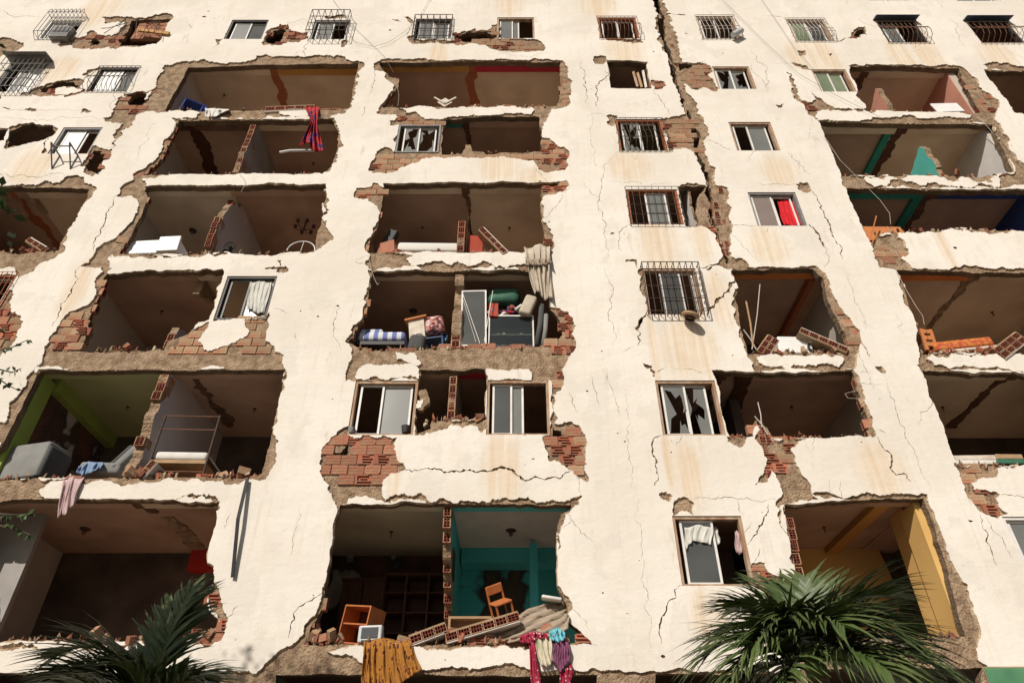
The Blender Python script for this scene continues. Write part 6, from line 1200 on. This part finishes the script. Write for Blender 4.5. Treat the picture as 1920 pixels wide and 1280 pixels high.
# ================================================================ palms and the tree
def frond_mesh(L_, droop, seed, leaf=.55, n=28, wide=.034, lift=0.0):
    rng = random.Random(seed); m = MB(); pts = []; ang = 0.0; p = Vector((0, 0, 0)); N_ = 26
    for i in range(N_ + 1):
        t = i / N_; pts.append(p.copy()); ang = -droop * t ** 1.6 + lift; p = p + Vector((math.cos(ang), 0, math.sin(ang))) * L_ / N_
    m.tube(pts, .020, 5, 1, .004)
    for sd in (-1, 1):
        for i in range(n):
            t = .16 + .84 * (i + rng.uniform(-.3, .3)) / n; t = min(t, .995); k = t * N_; a = int(min(k, N_ - 1)); base = pts[a].lerp(pts[min(a + 1, N_)], k - a); tan = (pts[min(a + 1, N_)] - pts[a]).normalized() if a < N_ else Vector((1, 0, 0))
            up = Vector((-tan.z, 0, tan.x)); out = Vector((0, sd, 0)); fw = R(62 - 34 * t + rng.uniform(-7, 7)); ll = 1.3 * leaf * (.45 + .9 * math.sin(math.pi * min(1, .18 + .72 * t))) * rng.uniform(.8, 1.1) * .8
            d = (tan * math.cos(fw) + out * math.sin(fw) + up * rng.uniform(.0, .35)).normalized(); q = base.copy(); prev = None; segs = 4; g = rng.uniform(.45, 1.3)
            for s in range(segs + 1):
                u = s / segs; wv = wide * (1.0 - u ** 2.2) * (.6 + .4 * math.sin(math.pi * min(1, u * 2 + .2))) + .001; side = d.cross(up).normalized() * wv if abs(d.dot(up)) < .99 else Vector((0, 1, 0)) * wv
                cur = (q + side + up * wv * .35, q, q - side + up * wv * .35)
                if prev: m.add([prev[0], prev[1], prev[2], cur[0], cur[1], cur[2]], [(0, 1, 4, 3), (1, 2, 5, 4)], 0)
                prev = cur; q = q + d * ll / segs; d = (d + Vector((0, 0, -g)) * (1 / segs) * (1 + u)).normalized()
    return m
def palm(label, c, fronds, trunk_h):
    t = thing('palm_tree', label, 'palm tree', (c.x, c.y, 0)); cz = c.z
    pr = [(.16, 0), (.12, .3)] + [(.11 + .008 * (i % 2), .3 + (cz - .5) * i / 18) for i in range(1, 19)] + [(.09, cz - .1)]
    MB().lathe(pr, 12).build('trunk', 'palm_trunk', t); MB().lathe([(.10, cz - .25), (.12, cz - .1), (.07, cz + .1), (.02, cz + .3)], 10).build('crownshaft', 'palm_stem', t)
    for i, (az, el, L_, dr, lf) in enumerate(fronds):
        m = frond_mesh(L_, R(dr), 31 * i + int(L_ * 10), lf); o = m.build('frond', ['palm_leaf', 'palm_stem'], t, True)
        o.location = (0, 0, cz); o.rotation_euler = (R(random.uniform(-25, 25)), -R(el), R(az))
palm('large green palm crown in front of the yellow room', G(1525, 1235, -3.4),
     [(95, 74, 1.15, 40, .55), (60, 62, 1.2, 55, .58), (20, 50, 1.25, 65, .6), (0, 28, 1.3, 70, .6), (-25, 8, 1.4, 60, .55), (125, 58, 1.2, 60, .55), (160, 45, 1.15, 80, .55), (185, 28, 1.25, 80, .6), (205, 8, 1.35, 65, .55), (-60, 30, 1.1, 80, .55), (-100, 35, 1.1, 85, .55), (-140, 25, 1.15, 80, .55), (40, 76, 1.1, 35, .5), (80, 45, 1.1, 70, .55), (-10, 60, 1.2, 80, .6), (175, 64, 1.05, 80, .5), (-45, -10, 1.2, 50, .5), (-80, 5, 1.1, 60, .5), (225, -8, 1.15, 50, .5), (-30, 42, 1.1, 90, .55), (-120, 50, 1.0, 95, .55), (215, 40, 1.05, 90, .55), (5, -2, 1.3, 40, .5), (190, -6, 1.25, 40, .5)], 3)
palm('dark palm with upright and drooping fronds at the lower left', G(258, 1345, -3.2),
     [(80, 83, 1.45, 12, .45), (60, 80, 1.4, 15, .45), (110, 80, 1.35, 18, .45), (175, 66, 1.5, 110, .55), (190, 52, 1.15, 95, .5), (20, 58, .9, 70, .5), (-15, 48, .85, 75, .5), (150, 68, 1.35, 95, .55), (-90, 60, .8, 80, .5), (-140, 55, .9, 85, .5), (205, 32, 1.1, 65, .5), (-20, 22, .8, 50, .45)], 3)
# street tree at the left, its crown out of the picture but for a few twigs
tc = Vector((-6.5, -7.7, 0)); tree = thing('leafy_tree', 'leafy tree at the left whose twigs reach into the picture', 'tree', tc)
MB().tube([(0, 0, 0), (.1, .05, 2.2), (0, 0, 4.4), (.15, 0, 7.4)], .17, 10, r2=.05).build('trunk', 'bark', tree); rng = random.Random(9)
def leaves(m, c, n, spread, s):
    for _ in range(n):
        q = c + Vector((rng.gauss(0, spread), rng.gauss(0, spread), rng.gauss(0, spread))); d = Vector((rng.uniform(-1, 1), rng.uniform(-1, 1), rng.uniform(-1, .3))).normalized(); n_ = d.cross(Vector((rng.uniform(-1, 1), rng.uniform(-1, 1), 1))).normalized(); k = s * rng.uniform(.6, 1.2)
        m.add([q, q + d * k * .5 + n_ * k * .28, q + d * k, q + d * k * .5 - n_ * k * .28], [(0, 1, 2, 3)])
m = MB(); lm = MB()
for i in range(34):
    a = rng.uniform(0, 6.283); r_ = rng.uniform(.2, 1.15); e = Vector((r_ * math.cos(a), r_ * math.sin(a), rng.uniform(5.4, 8.8))); m.tube([(0, 0, 4.2), e * .5 + Vector((0, 0, 2.3)), e], .04, 5, r2=.008); leaves(lm, e, 230, .3, .15)
m.build('limbs', 'bark', tree); lm.build('crown', 'leaf', tree)
for k, (line, n) in enumerate([([(-120,640),(-20,660),(20,652),(52,637)], 26), ([(-120,700),(-10,690),(22,698),(40,690)], 22), ([(-100,660),(-10,705),(12,720),(34,732)], 20), ([(-100,610),(0,622),(10,612)], 8), ([(-100,370),(-10,392),(12,388),(34,396)], 14), ([(-120,950),(-10,962),(30,965),(62,962)], 22), ([(-120,980),(0,985),(30,992),(58,1002)], 18)]):
    Y = -6.6; ps = [G(*p, Y) - tc for p in line]; ps = [Vector((-.3, .1, 5.0 if k < 5 else 4.3))] + ps; m = MB().tube(ps, .012, 5, r2=.003)
    for _ in range(int(n * .6)):
        u = rng.uniform(1.6, len(ps) - 1.001); i = int(u); q = ps[i].lerp(ps[i + 1], u - i); d = Vector((rng.uniform(-.6, 1), rng.uniform(-.6, .6), rng.uniform(-1, .5))).normalized(); n_ = d.cross(Vector((rng.uniform(-1, 1), 1, rng.uniform(-1, 1)))).normalized(); s = .05 if k < 5 else .065
        m.add([q, q + d * s * .45 + n_ * s * .26, q + d * s, q + d * s * .45 - n_ * s * .26], [(0, 1, 2, 3)], 1)
    m.build('branch', ['bark', 'leaf'], tree)
